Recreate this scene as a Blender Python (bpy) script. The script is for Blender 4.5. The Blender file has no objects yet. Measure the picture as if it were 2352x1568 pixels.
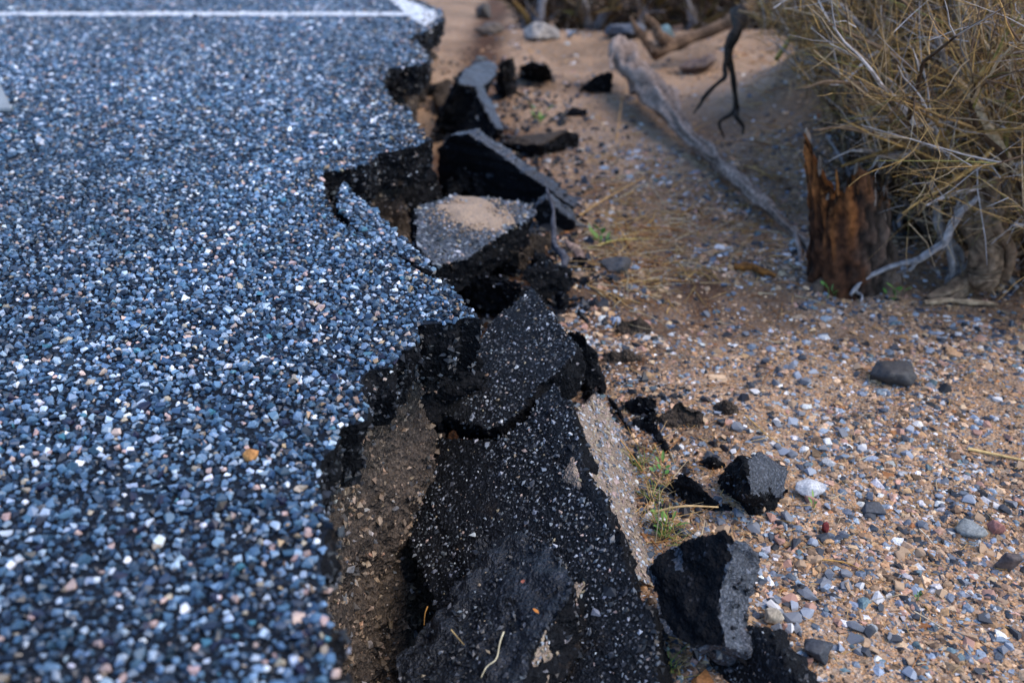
import bpy, bmesh, math, random
import numpy as np
from mathutils import Vector, Matrix
from mathutils.geometry import tessellate_polygon

SC = bpy.context.scene
COLL = SC.collection
R = math.radians
random.seed(7)
rng = np.random.default_rng(7)

# ------------------------------------------------------------------ camera
CAM_H, PITCH, LENS = 0.75, R(26.7), 35.0
cd = bpy.data.cameras.new('camera')
cam = bpy.data.objects.new('camera', cd)
COLL.objects.link(cam)
cam.location = (0, 0, CAM_H)
cam.rotation_euler = (R(90) - PITCH, 0, 0)
cd.lens, cd.sensor_width = LENS, 36.0
cd.clip_start, cd.clip_end = 0.05, 400
cd.dof.use_dof = True
cd.dof.focus_distance = 1.72
cd.dof.aperture_fstop = 2.8
SC.camera = cam

# ------------------------------------------------------------------ sky, sun, exposure
SUN_AZ, SUN_EL = R(108), R(54)          # azimuth clockwise from +Y
w = bpy.data.worlds.new('World')
SC.world = w
w.use_nodes = True
nt = w.node_tree
sky = nt.nodes.new('ShaderNodeTexSky')
sky.sky_type = 'NISHITA'
sky.sun_disc = False
sky.sun_elevation, sky.sun_rotation = SUN_EL, SUN_AZ
sky.air_density, sky.dust_density, sky.ozone_density = 1.0, 0.2, 5.0
bg = nt.nodes['Background']
bg.inputs['Strength'].default_value = 0.15
nt.links.new(sky.outputs['Color'], bg.inputs['Color'])
sd = bpy.data.lights.new('sun', 'SUN')
sd.energy, sd.angle, sd.color = 1.5, R(44), (1.0, 0.83, 0.62)
sun = bpy.data.objects.new('sun', sd)
COLL.objects.link(sun)
sdir = Vector((math.sin(SUN_AZ) * math.cos(SUN_EL), math.cos(SUN_AZ) * math.cos(SUN_EL), math.sin(SUN_EL)))
sun.rotation_euler = sdir.to_track_quat('Z', 'Y').to_euler()
SC.view_settings.view_transform = 'Standard'
SC.view_settings.look = 'None'
SC.view_settings.exposure = 1.36
SC.view_settings.gamma = 1.0
SC.render.engine = 'CYCLES'
SC.cycles.use_denoising = True
SC.cycles.max_bounces = 3
SC.cycles.diffuse_bounces = 2
SC.cycles.glossy_bounces = 2

# ------------------------------------------------------------------ survey helper: sight lines of the camera
FPX = 2352 * LENS / 36.0
SP, CP = math.sin(PITCH), math.cos(PITCH)
EYE = np.array((0, 0, CAM_H))
def ray(px, py):
    u, v = (px - 1176) / FPX, (py - 784) / FPX
    return np.array((u, CP - v * SP, -(SP + v * CP)))
def P(px, py, z=0.0):
    d = ray(px, py)
    return EYE + d * ((z - CAM_H) / d[2])
def PY(px, py, Y):
    d = ray(px, py)
    return EYE + d * (Y / d[1])
def PPL(px, py, o, n):
    d = ray(px, py)
    return EYE + d * (np.dot(o - EYE, n) / np.dot(d, n))

# ------------------------------------------------------------------ noise
def _hash(i, j, k, s):
    h = (i * 374761393 + j * 668265263 + k * 2147483647 + s * 1274126177) & 0xFFFFFFFF
    h = ((h ^ (h >> 13)) * 1274126177) & 0xFFFFFFFF
    h = ((h ^ (h >> 16)) * 2246822519) & 0xFFFFFFFF
    return ((h ^ (h >> 15)) & 0xFFFFFF) / float(0xFFFFFF) * 2 - 1
def noise(p, scale=1.0, seed=0):
    q = np.asarray(p, dtype=np.float64) * scale
    f = np.floor(q)
    t = q - f
    t = t * t * (3 - 2 * t)
    i = f.astype(np.int64)
    out = 0
    for a in (0, 1):
        for b in (0, 1):
            for c in (0, 1):
                wgt = (t[:, 0] if a else 1 - t[:, 0]) * (t[:, 1] if b else 1 - t[:, 1]) * (t[:, 2] if c else 1 - t[:, 2])
                out = out + wgt * _hash(i[:, 0] + a, i[:, 1] + b, i[:, 2] + c, seed)
    return out
def fbm(p, scale, seed=0, oct=3):
    o, a = 0, 1.0
    for k in range(oct):
        o = o + a * noise(p, scale * 2.03 ** k, seed + k * 17)
        a *= 0.5
    return o

# ------------------------------------------------------------------ materials
def new_mat(name):
    m = bpy.data.materials.new(name)
    m.use_nodes = True
    t = m.node_tree
    b = t.nodes['Principled BSDF']
    return m, t, b, t.links
def ramp(t, stops, interp='LINEAR'):
    r = t.nodes.new('ShaderNodeValToRGB')
    r.color_ramp.interpolation = interp
    e = r.color_ramp.elements
    while len(e) < len(stops):
        e.new(0.5)
    for k, (p, c) in enumerate(stops):
        e[k].position = p
        e[k].color = (*c, 1)
    return r
def tex(t, kind, scale, coord, **kw):
    n = t.nodes.new(kind)
    n.inputs['Scale'].default_value = scale
    for k, v in kw.items():
        if k in n.inputs:
            n.inputs[k].default_value = v
    t.links.new(coord, n.inputs['Vector'])
    return n
def coord(t):
    return t.nodes.new('ShaderNodeTexCoord').outputs['Object']
def bump(t, b, height, strength, dist, prev=None):
    n = t.nodes.new('ShaderNodeBump')
    n.inputs['Strength'].default_value = strength
    n.inputs['Distance'].default_value = dist
    t.links.new(height, n.inputs['Height'])
    if prev:
        t.links.new(prev.outputs[0], n.inputs['Normal'])
    t.links.new(n.outputs[0], b.inputs['Normal'])
    return n
def mix(t, fac, a, b, mode='MIX'):
    n = t.nodes.new('ShaderNodeMix')
    n.data_type = 'RGBA'
    n.blend_type = mode
    for sock, v in ((n.inputs['Factor'], fac), (n.inputs['A'], a), (n.inputs['B'], b)):
        pass
    def put(s, v):
        if isinstance(v, (int, float)):
            s.default_value = v
        elif isinstance(v, tuple):
            s.default_value = (*v, 1)
        else:
            t.links.new(v, s)
    put(n.inputs[0], fac); put(n.inputs[6], a); put(n.inputs[7], b)
    return n.outputs[2]

def attr_mat(name, rough, grain=300, gamt=0.5, bstr=0.5, spec=0.5, bdist=0.001):
    """colour of each piece from its colour attribute, with fine grain"""
    m, t, b, L = new_mat(name)
    a = t.nodes.new('ShaderNodeAttribute')
    a.attribute_name = 'Col'
    n = tex(t, 'ShaderNodeTexNoise', grain, coord(t), Detail=3.0)
    r = ramp(t, [(0.3, (1 - gamt,) * 3), (0.7, (1 + gamt * 0.6,) * 3)])
    L.new(n.outputs['Fac'], r.inputs[0])
    L.new(mix(t, 1.0, a.outputs['Color'], r.outputs[0], 'MULTIPLY'), b.inputs['Base Color'])
    b.inputs['Roughness'].default_value = rough
    b.inputs['Specular IOR Level'].default_value = spec
    if bstr:
        bump(t, b, n.outputs['Fac'], bstr, bdist)
    return m
M_AGG = attr_mat('aggregate', 0.42, 420, 0.4, 0, 0.5)
M_AGGD = attr_mat('coated_aggregate', 0.48, 420, 0.3, 0, 0.35)
M_PEB = attr_mat('pebble', 0.65, 260, 0.4, 0, 0.3)
M_WOOD = attr_mat('weathered_wood', 0.85, 60, 0.55, 0.8, 0.15, 0.004)
M_STRAW = attr_mat('straw', 0.7, 80, 0.35, 0.2, 0.25)
M_LEAF = attr_mat('green_leaf', 0.5, 120, 0.3, 0.2, 0.4)

def asphalt_mat(name, dark, mid, light, thr, rough, scale, bs, spec=0.5, dust=0.0):
    m, t, b, L = new_mat(name)
    c = coord(t)
    v = tex(t, 'ShaderNodeTexVoronoi', scale, c)
    sep = t.nodes.new('ShaderNodeSeparateColor')
    L.new(v.outputs['Color'], sep.inputs[0])
    r = ramp(t, [(0.0, dark), (thr, mid), (min(thr + 0.25, 0.97), light)], 'CONSTANT')
    L.new(sep.outputs[0], r.inputs[0])
    n = tex(t, 'ShaderNodeTexNoise', 6, c, Detail=4.0)
    r2 = ramp(t, [(0.3, (0.6,) * 3), (0.7, (1.3,) * 3)])
    L.new(n.outputs['Fac'], r2.inputs[0])
    res = mix(t, 1.0, r.outputs[0], r2.outputs[0], 'MULTIPLY')
    if dust:
        nd = tex(t, 'ShaderNodeTexNoise', 14, c, Detail=6.0, Roughness=0.75)
        rd_ = ramp(t, [(0.60, (0, 0, 0)), (0.72, (dust,) * 3)])
        L.new(nd.outputs['Fac'], rd_.inputs[0])
        res = mix(t, rd_.outputs[0], res, (0.17, 0.115, 0.07))
    L.new(res, b.inputs['Base Color'])
    b.inputs['Roughness'].default_value = rough
    b.inputs['Specular IOR Level'].default_value = spec
    n2 = tex(t, 'ShaderNodeTexNoise', scale * 0.7, c, Detail=5.0)
    k = bump(t, b, n2.outputs['Fac'], bs, 0.006)
    bump(t, b, v.outputs['Distance'], bs * 0.6, 0.003, k)
    return m
M_BINDER = asphalt_mat('bitumen_binder', (0.004, 0.006, 0.010), (0.008, 0.012, 0.02), (0.03, 0.04, 0.055), 0.7, 0.6, 260, 0.7, 0.2)
M_ROADFAR = asphalt_mat('asphalt_surface', (0.02, 0.025, 0.033), (0.07, 0.08, 0.1), (0.2, 0.2, 0.22), 0.4, 0.42, 110, 0.6)
M_FRACT = asphalt_mat('asphalt_fracture', (0.0035, 0.004, 0.0055), (0.006, 0.007, 0.009), (0.022, 0.023, 0.027), 0.75, 0.75, 220, 1.0, 0.12, 0.16)
M_SLABTOP = asphalt_mat('slab_surface', (0.004, 0.005, 0.007), (0.010, 0.012, 0.016), (0.06, 0.065, 0.075), 0.75, 0.6, 260, 0.8, 0.18, 0.1)
M_LUMP = asphalt_mat('fresh_broken_asphalt', (0.006, 0.008, 0.012), (0.011, 0.014, 0.021), (0.03, 0.036, 0.05), 0.7, 0.5, 240, 1.0, 0.4, 0.1)
M_GREYTOP = asphalt_mat('worn_and_lit_grey_asphalt', (0.018, 0.023, 0.032), (0.035, 0.042, 0.056), (0.085, 0.095, 0.115), 0.5, 0.5, 340, 0.7)  # grey slab tops; also paints the lit rims and facets of some pieces

def soil_mat(name, cols, scale, rough=0.9, bs=0.8, dark=0.5, bd=0.006, tint=False):
    m, t, b, L = new_mat(name)
    c = coord(t)
    v = tex(t, 'ShaderNodeTexVoronoi', scale, c)
    sep = t.nodes.new('ShaderNodeSeparateColor')
    L.new(v.outputs['Color'], sep.inputs[0])
    k = len(cols)
    r = ramp(t, [(i / k, cc) for i, cc in enumerate(cols)], 'CONSTANT')
    L.new(sep.outputs[0], r.inputs[0])
    v2 = tex(t, 'ShaderNodeTexVoronoi', scale * 2.7, c)
    sep2 = t.nodes.new('ShaderNodeSeparateColor')
    L.new(v2.outputs['Color'], sep2.inputs[0])
    r1 = ramp(t, [(i / k, cc) for i, cc in enumerate(cols[::-1])], 'CONSTANT')
    L.new(sep2.outputs[1], r1.inputs[0])
    mx = mix(t, 0.5, r.outputs[0], r1.outputs[0])
    n = tex(t, 'ShaderNodeTexNoise', 2.2, c, Detail=4.0, Roughness=0.65)
    r2 = ramp(t, [(0.32, (dark,) * 3), (0.62, (1.15,) * 3)])
    L.new(n.outputs['Fac'], r2.inputs[0])
    res = mix(t, 1.0, mx, r2.outputs[0], 'MULTIPLY')
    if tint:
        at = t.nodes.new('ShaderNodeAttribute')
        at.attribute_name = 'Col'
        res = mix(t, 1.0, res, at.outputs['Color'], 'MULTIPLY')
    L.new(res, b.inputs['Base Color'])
    b.inputs['Roughness'].default_value = rough
    b.inputs['Specular IOR Level'].default_value = 0.2
    kk = bump(t, b, v.outputs['Distance'], bs, bd)
    n3 = tex(t, 'ShaderNodeTexNoise', scale * 0.3, c, Detail=4.0, Roughness=0.7)
    bump(t, b, n3.outputs['Fac'], bs, 0.012, kk)
    return m
TAN, TAN2, SANDL = (0.40, 0.215, 0.10), (0.24, 0.13, 0.06), (0.50, 0.31, 0.165)
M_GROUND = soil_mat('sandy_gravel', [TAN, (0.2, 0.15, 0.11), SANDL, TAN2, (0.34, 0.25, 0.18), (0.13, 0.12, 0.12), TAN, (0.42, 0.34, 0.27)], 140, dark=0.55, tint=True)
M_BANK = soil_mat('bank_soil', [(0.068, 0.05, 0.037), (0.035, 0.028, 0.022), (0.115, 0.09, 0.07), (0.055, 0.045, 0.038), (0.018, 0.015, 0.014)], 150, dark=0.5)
M_BASE = soil_mat('base_course', [(0.30, 0.22, 0.16), (0.2, 0.155, 0.12), (0.36, 0.29, 0.23), (0.16, 0.13, 0.11), (0.27, 0.21, 0.16)], 190, dark=0.7)
M_CLOD = soil_mat('dark_soil_clod', [(0.06, 0.043, 0.03), (0.035, 0.027, 0.02), (0.1, 0.075, 0.055), (0.05, 0.037, 0.028)], 150, dark=0.5)
M_SAND = soil_mat('loose_sand', [(0.40, 0.29, 0.2), (0.47, 0.35, 0.25), (0.34, 0.25, 0.18), (0.2, 0.17, 0.15)], 300, dark=0.8, bs=0.4)
def plain(name, col, rough, grain=40, amt=0.25, bs=0.3, bd=0.004):
    m, t, b, L = new_mat(name)
    n = tex(t, 'ShaderNodeTexNoise', grain, coord(t), Detail=6.0, Roughness=0.65)
    r = ramp(t, [(0.3, tuple(x * (1 - amt) for x in col)), (0.7, tuple(min(1, x * (1 + amt)) for x in col))])
    L.new(n.outputs['Fac'], r.inputs[0])
    L.new(r.outputs[0], b.inputs['Base Color'])
    b.inputs['Roughness'].default_value = rough
    b.inputs['Specular IOR Level'].default_value = 0.3
    bump(t, b, n.outputs['Fac'], bs, bd)
    return m
M_PAINT = plain('white_road_paint', (0.56, 0.58, 0.6), 0.7, 22, 0.45)
M_CONC = plain('concrete', (0.36, 0.38, 0.4), 0.85, 25, 0.12)

# ------------------------------------------------------------------ object helpers
def link(o, parent=None):
    COLL.objects.link(o)
    if parent is not None:
        o.parent = parent
    return o
def tag(o, label=None, cat=None, group=None, kind=None):
    if label: o['label'] = label
    if cat: o['category'] = cat
    if group: o['group'] = group
    if kind: o['kind'] = kind
    return o
def ob(name, me, parent=None):
    return link(bpy.data.objects.new(name, me), parent)
def empty(name, loc=(0, 0, 0)):
    o = bpy.data.objects.new(name, None)
    o.empty_display_size = 0.05
    o.location = tuple(loc)
    return link(o)
def put(name, me, parent):
    """a part whose mesh is in world coordinates under an Empty that stands at the thing's base"""
    o = ob(name, me, parent)
    o.location = -parent.location if parent.parent is None and parent.type == 'EMPTY' else (0, 0, 0)
    return o
def tri_mesh(name, V, F, mats, col=None, smooth=False, mi=None):
    V = np.asarray(V, dtype=np.float32)
    F = np.asarray(F, dtype=np.int32)
    k = F.shape[1]
    me = bpy.data.meshes.new(name)
    me.vertices.add(len(V))
    me.vertices.foreach_set('co', V.ravel())
    me.loops.add(F.size)
    me.loops.foreach_set('vertex_index', F.ravel())
    me.polygons.add(len(F))
    me.polygons.foreach_set('loop_start', np.arange(len(F), dtype=np.int32) * k)
    me.polygons.foreach_set('loop_total', np.full(len(F), k, dtype=np.int32))
    if not isinstance(mats, (list, tuple)):
        mats = [mats]
    for m in mats:
        me.materials.append(m)
    if mi is not None:
        me.polygons.foreach_set('material_index', np.asarray(mi, dtype=np.int32))
    me.polygons.foreach_set('use_smooth', np.full(len(F), smooth, dtype=bool))
    if col is not None:
        a = me.color_attributes.new('Col', 'FLOAT_COLOR', 'POINT')
        c = np.ones((len(V), 4), dtype=np.float32)
        c[:, :3] = col
        a.data.foreach_set('color', c.ravel())
    me.update(calc_edges=True)
    me.validate()
    return me

# crushed-stone shapes: convex hulls of a few points
def hull_arrays(pts):
    bm = bmesh.new()
    for p in pts:
        bm.verts.new(p)
    r = bmesh.ops.convex_hull(bm, input=bm.verts)
    bmesh.ops.delete(bm, geom=[v for v in bm.verts if not v.link_faces], context='VERTS')
    bmesh.ops.triangulate(bm, faces=bm.faces)
    bm.normal_update()
    bm.verts.index_update()
    V = np.array([v.co[:] for v in bm.verts])
    F = np.array([[v.index for v in f.verts] for f in bm.faces])
    bm.free()
    return V, F
STONES = []
for k in range(14):
    q = rng.normal(size=(11 + k % 3, 3))
    q /= np.linalg.norm(q, axis=1)[:, None]
    q *= rng.uniform(0.9, 1.08, size=(len(q), 1))
    q *= (rng.uniform(0.9, 1.2), rng.uniform(0.8, 1.0), rng.uniform(0.7, 0.92))
    STONES.append(hull_arrays(q))
GRAINS = []
for k in range(8):
    q = np.array([(1, 0, 0), (-1, 0, 0), (0, 1, 0), (0, -1, 0), (0, 0, 1), (0, 0, -1)], float)
    q += rng.normal(0, 0.28, q.shape)
    q *= (rng.uniform(0.9, 1.3), rng.uniform(0.75, 1.0), rng.uniform(0.6, 0.85))
    GRAINS.append(hull_arrays(q))
def rot_z(a):
    c, s = np.cos(a), np.sin(a)
    o = np.zeros((len(a), 3, 3)); o[:, 0, 0] = c; o[:, 0, 1] = -s; o[:, 1, 0] = s; o[:, 1, 1] = c; o[:, 2, 2] = 1
    return o
def rot_x(a):
    c, s = np.cos(a), np.sin(a)
    o = np.zeros((len(a), 3, 3)); o[:, 1, 1] = c; o[:, 1, 2] = -s; o[:, 2, 1] = s; o[:, 2, 2] = c; o[:, 0, 0] = 1
    return o
def stones_mesh(name, pts, rad, col, mat, tilt=0.5, basis=None, flat=1.0, shapes=None):
    shapes = shapes or STONES
    pts, rad, col = np.asarray(pts), np.asarray(rad), np.asarray(col)
    n = len(pts)
    Rm = rot_z(rng.uniform(0, 6.28, n)) @ rot_x(rng.normal(0, tilt, n)) @ rot_z(rng.uniform(0, 6.28, n))
    if flat != 1.0:
        Rm = np.diag((1, 1, flat))[None] @ Rm
    if basis is not None:
        Rm = basis[None] @ Rm if basis.ndim == 2 else basis @ Rm
    which = rng.integers(0, len(shapes), n)
    Vs, Fs, Cs, off = [], [], [], 0
    for k, (V, F) in enumerate(shapes):
        s = np.where(which == k)[0]
        if not len(s):
            continue
        vv = np.einsum('nij,vj->nvi', Rm[s], V) * rad[s, None, None] + pts[s, None, :]
        ff = F[None] + (np.arange(len(s)) * len(V))[:, None, None] + off
        Vs.append(vv.reshape(-1, 3)); Fs.append(ff.reshape(-1, 3))
        Cs.append(np.repeat(col[s], len(V), axis=0))
        off += len(s) * len(V)
    return tri_mesh(name, np.concatenate(Vs), np.concatenate(Fs), mat, np.concatenate(Cs))
def palette(n, cols, wts, var=0.25):
    cols = np.array(cols)
    wts = np.array(wts, dtype=float); wts /= wts.sum()
    i = rng.choice(len(cols), n, p=wts)
    return np.clip(cols[i] * rng.uniform(1 - var, 1 + var, (n, 1)) * rng.uniform(0.96, 1.04, (n, 3)), 0, 1)
def inside(poly, x, y):
    poly = np.asarray(poly)
    r = np.zeros(len(x), dtype=bool)
    j = len(poly) - 1
    for i in range(len(poly)):
        xi, yi = poly[i]; xj, yj = poly[j]
        c = (yi > y) != (yj > y)
        if c.any():
            r[c] ^= x[c] < (xj - xi) * (y[c] - yi) / (yj - yi + 1e-12) + xi
        j = i
    return r
def jitter_grid(x0, x1, y0, y1, cell, jit=0.45):
    xs, ys = np.arange(x0, x1, cell), np.arange(y0, y1, cell)
    X, Y = np.meshgrid(xs, ys)
    X = X + (np.arange(len(ys)) % 2)[:, None] * cell * 0.5
    X, Y = X.ravel(), Y.ravel()
    return X + rng.uniform(-jit, jit, len(X)) * cell, Y + rng.uniform(-jit, jit, len(Y)) * cell
def in_frame(x, y, z, m=60):
    d = np.stack([x, y, z - CAM_H])
    zc = d[1] * CP - d[2] * SP
    yc = -d[1] * SP - d[2] * CP
    zc = np.maximum(zc, 1e-3)
    u, v = 1176 + FPX * d[0] / zc, 784 + FPX * yc / zc
    return (u > -m) & (u < 2352 + m) & (v > -m) & (v < 1568 + m)
def tubes(Pn, Rn, col, mat, name='tubes', sides=4, smooth=True):
    """many tapered strands with the same number of points: Pn (N,K,3), Rn (N,K), col (N,3)"""
    Pn, Rn = np.asarray(Pn, float), np.asarray(Rn, float)
    N, K, _ = Pn.shape
    T = np.gradient(Pn, axis=1)
    T /= np.linalg.norm(T, axis=2, keepdims=True) + 1e-9
    ref = np.where(np.abs(T[..., 2:3]) < 0.85, np.array((0, 0, 1.0)), np.array((1.0, 0, 0)))
    A = np.cross(T, ref); A /= np.linalg.norm(A, axis=2, keepdims=True) + 1e-9
    B = np.cross(T, A)
    th = np.arange(sides) / sides * 2 * np.pi
    V = Pn[:, :, None] + Rn[:, :, None, None] * (A[:, :, None] * np.cos(th)[None, None, :, None] + B[:, :, None] * np.sin(th)[None, None, :, None])
    idx = np.arange(N * K * sides).reshape(N, K, sides)
    a, b = idx[:, :-1], idx[:, 1:]
    F = np.stack([a, np.roll(a, -1, 2), np.roll(b, -1, 2), b], -1).reshape(-1, 4)
    C = np.repeat(np.asarray(col), K * sides, axis=0)
    return tri_mesh(name, V.reshape(-1, 3), F, mat, C, smooth)
def limb(pts, rad, K=28, wob=0.0, seed=0):
    """smooth resample of a hand-placed path"""
    pts, rad = np.asarray(pts, float), np.asarray(rad, float)
    t = np.linspace(0, len(pts) - 1, K)
    out = np.empty((K, 3))
    for c in range(3):
        m = np.gradient(pts[:, c])
        i = np.minimum(t.astype(int), len(pts) - 2)
        f = t - i
        out[:, c] = (2*f**3-3*f**2+1)*pts[i, c] + (f**3-2*f**2+f)*m[i] + (-2*f**3+3*f**2)*pts[i+1, c] + (f**3-f**2)*m[i+1]
    r = np.interp(t, np.arange(len(rad)), rad)
    if wob:
        for c in range(3):
            out[:, c] += noise(np.stack([t * 1.3, t * 0 + c * 7.3, t * 0 + seed], 1), 1.0, seed) * wob * (r / r.max())
        r = r * (1 + 0.22 * noise(np.stack([t * 2.1, t * 0 + 5, t * 0 + seed], 1), 1.0, seed + 3))
    return out, r

# rough limb mesh with bark ridges
def bark_limb(name, pts, rad, c1, c2, mat=None, K=48, S=14, wob=0.01, ridge=0.12, seed=0, fa=2.2, fl=0.16):
    p, r = limb(pts, rad, K, wob, seed)
    T = np.gradient(p, axis=0); T /= np.linalg.norm(T, axis=1, keepdims=True) + 1e-9
    ref = np.array((0.13, 0.2, 0.97)) if abs(T[:, 2].mean()) < 0.8 else np.array((0.97, 0.2, 0.1))
    A = np.cross(T, ref); A /= np.linalg.norm(A, axis=1, keepdims=True)
    B = np.cross(T, A)
    th = np.arange(S) / S * 2 * np.pi
    q = np.stack(np.broadcast_arrays(np.cos(th)[None, :] * fa, np.sin(th)[None, :] * fa, (np.arange(K) * fl)[:, None]), -1).reshape(-1, 3)
    nz = fbm(q, 1.3, seed, 3).reshape(K, S)
    rr = r[:, None] * (1 + ridge * nz)
    V = p[:, None] + rr[..., None] * (A[:, None] * np.cos(th)[None, :, None] + B[:, None] * np.sin(th)[None, :, None])
    idx = np.arange(K * S).reshape(K, S)
    a, b = idx[:-1], idx[1:]
    F = np.stack([a, np.roll(a, -1, 1), np.roll(b, -1, 1), b], -1).reshape(-1, 4)
    V = np.concatenate([V.reshape(-1, 3), p[:1], p[-1:]])
    n0, n1 = K * S, K * S + 1
    cap = [[idx[0, (i + 1) % S], idx[0, i], n0, n0] for i in range(S)]
    F = np.concatenate([F, np.array([[idx[0, (i + 1) % S], idx[0, i], n0, idx[0, (i + 1) % S]] for i in range(0)]).reshape(-1, 4).astype(int)])
    f = np.clip(nz.ravel() * 0.6 + 0.5, 0, 1)[:, None]
    C = np.array(c1) * (1 - f) + np.array(c2) * f
    C = np.concatenate([C, [c1], [c1]])
    bm_f = [list(x) for x in F] + [[int(idx[0, (i + 1) % S]), int(idx[0, i]), n0] for i in range(S)] + [[int(idx[-1, i]), int(idx[-1, (i + 1) % S]), n1] for i in range(S)]
    me = bpy.data.meshes.new(name)
    me.from_pydata([tuple(v) for v in V], [], bm_f)
    me.materials.append(mat or M_WOOD)
    at = me.color_attributes.new('Col', 'FLOAT_COLOR', 'POINT')
    cc = np.ones((len(V), 4), dtype=np.float32); cc[:, :3] = np.clip(C, 0, 1)
    at.data.foreach_set('color', cc.ravel())
    me.polygons.foreach_set('use_smooth', np.ones(len(me.polygons), dtype=bool))
    return me

# rough voxel-grained block from a closed shell
def rough(name, V, F, mats, voxel=0.006, amp=0.010, N=None, top_amp=0.0025, seed=0, o=None, thr=0.8, tanpatch=None):
    tmp = bpy.data.meshes.new('shell')
    tmp.from_pydata([tuple(map(float, v)) for v in V], [], [list(map(int, f)) for f in F])
    to = bpy.data.objects.new('shell', tmp)
    COLL.objects.link(to)
    md = to.modifiers.new('r', 'REMESH')
    md.mode, md.voxel_size, md.adaptivity = 'VOXEL', voxel, 0.0
    dg = bpy.context.evaluated_depsgraph_get()
    ev = to.evaluated_get(dg)
    em = ev.to_mesh()
    nv = len(em.vertices)
    co = np.empty(nv * 3, dtype=np.float32); em.vertices.foreach_get('co', co); co = co.reshape(-1, 3).astype(float)
    no = np.empty(nv * 3, dtype=np.float32); em.vertex_normals.foreach_get('vector', no); no = no.reshape(-1, 3)
    npoly = len(em.polygons)
    lv = np.empty(len(em.loops), dtype=np.int32); em.loops.foreach_get('vertex_index', lv)
    pn = np.empty(npoly * 3, dtype=np.float32); em.polygons.foreach_get('normal', pn); pn = pn.reshape(-1, 3)
    ls = np.empty(npoly, dtype=np.int32); em.polygons.foreach_get('loop_total', ls)
    ev.to_mesh_clear()
    bpy.data.objects.remove(to); bpy.data.meshes.remove(tmp)
    Q = lv.reshape(-1, 4) if (ls == 4).all() else None
    d = fbm(co, 16, seed, 2) * amp + fbm(co, 60, seed + 5, 3) * amp * 0.7 - np.abs(noise(co, 26, seed + 8)) * amp * 0.8
    mi = np.zeros(npoly, dtype=np.int32)
    if N is not None:
        istop = (no @ N) > thr
        d = np.where(istop, fbm(co, 30, seed, 3) * top_amp, d)
        mi = np.where((pn @ N) + 0.22 * fbm(co[Q[:, 0]], 28, seed + 9, 3) > thr, 0, 1).astype(np.int32)
    co = co + no * d[:, None]
    if len(mats) == 1:
        mi[:] = 0
    return tri_mesh(name, co, Q, mats, None, False, mi)
EMB = [(0.005, 0.006, 0.008), (0.011, 0.013, 0.017), (0.035, 0.04, 0.05), (0.14, 0.14, 0.15), (0.34, 0.34, 0.35), (0.2, 0.13, 0.09)]
def embed(me, parent, dens=2600, off=(0, 0, 0), wts=(5, 4, 2, 0.8, 0.25, 0.6)):
    """stones standing out of the broken faces"""
    n = len(me.polygons)
    ce = np.empty(n * 3, dtype=np.float32); me.polygons.foreach_get('center', ce); ce = ce.reshape(-1, 3)
    ar = np.empty(n, dtype=np.float32); me.polygons.foreach_get('area', ar)
    mi = np.empty(n, dtype=np.int32); me.polygons.foreach_get('material_index', mi)
    ok = (mi == mi.max()) & (ce[:, 2] > ce[:, 2].min() + 0.012)
    p = np.where(ok, ar, 0); tot = p.sum()
    if tot <= 0:
        return
    k = min(int(tot * dens), 2200)
    i = rng.choice(n, k, p=p / tot)
    st = stones_mesh('embedded_aggregate', ce[i] + rng.normal(0, 0.002, (k, 3)), rng.lognormal(math.log(0.0034), 0.4, k), palette(k, EMB, wts), M_AGGD, 1.2, shapes=GRAINS)
    o = ob('embedded_aggregate', st, parent)
    o.location = off
    tag(o, kind='stuff')
def jag(pts, step=0.03, amp=0.008, seed=0, closed=True):
    pts = np.asarray(pts, float)
    out = []
    n = len(pts)
    for i in range(n if closed else n - 1):
        a, b = pts[i], pts[(i + 1) % n]
        k = max(1, int(np.linalg.norm(b - a) / step))
        for j in range(k):
            out.append(a + (b - a) * j / k)
    if not closed:
        out.append(pts[-1])
    out = np.array(out)
    q = np.zeros((len(out), 3)); q[:, :out.shape[1]] = out
    for c in range(2):
        out[:, c] += amp * (noise(q, 38, seed + c * 31) + 0.6 * noise(q, 90, seed + c * 31 + 7))
    return out
def plane_of(anchors):
    a, b, c = (k if isinstance(k, np.ndarray) else P(*k) for k in anchors)
    n = np.cross(b - a, c - a)
    n /= np.linalg.norm(n)
    if np.dot(n, EYE - a) < 0:
        n = -n
    return a, n
def basis_of(n):
    a = np.cross(n, (0.0, 0.0, 1.0) if abs(n[2]) < 0.95 else (0.0, 1.0, 0.0))
    a /= np.linalg.norm(a)
    b = np.cross(n, a)
    return np.stack([a, b, n], 1)
SPECK = [(0.012, 0.014, 0.018), (0.03, 0.034, 0.04), (0.09, 0.1, 0.115), (0.2, 0.225, 0.26), (0.42, 0.44, 0.47), (0.36, 0.27, 0.23), (0.3, 0.24, 0.16)]
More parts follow.
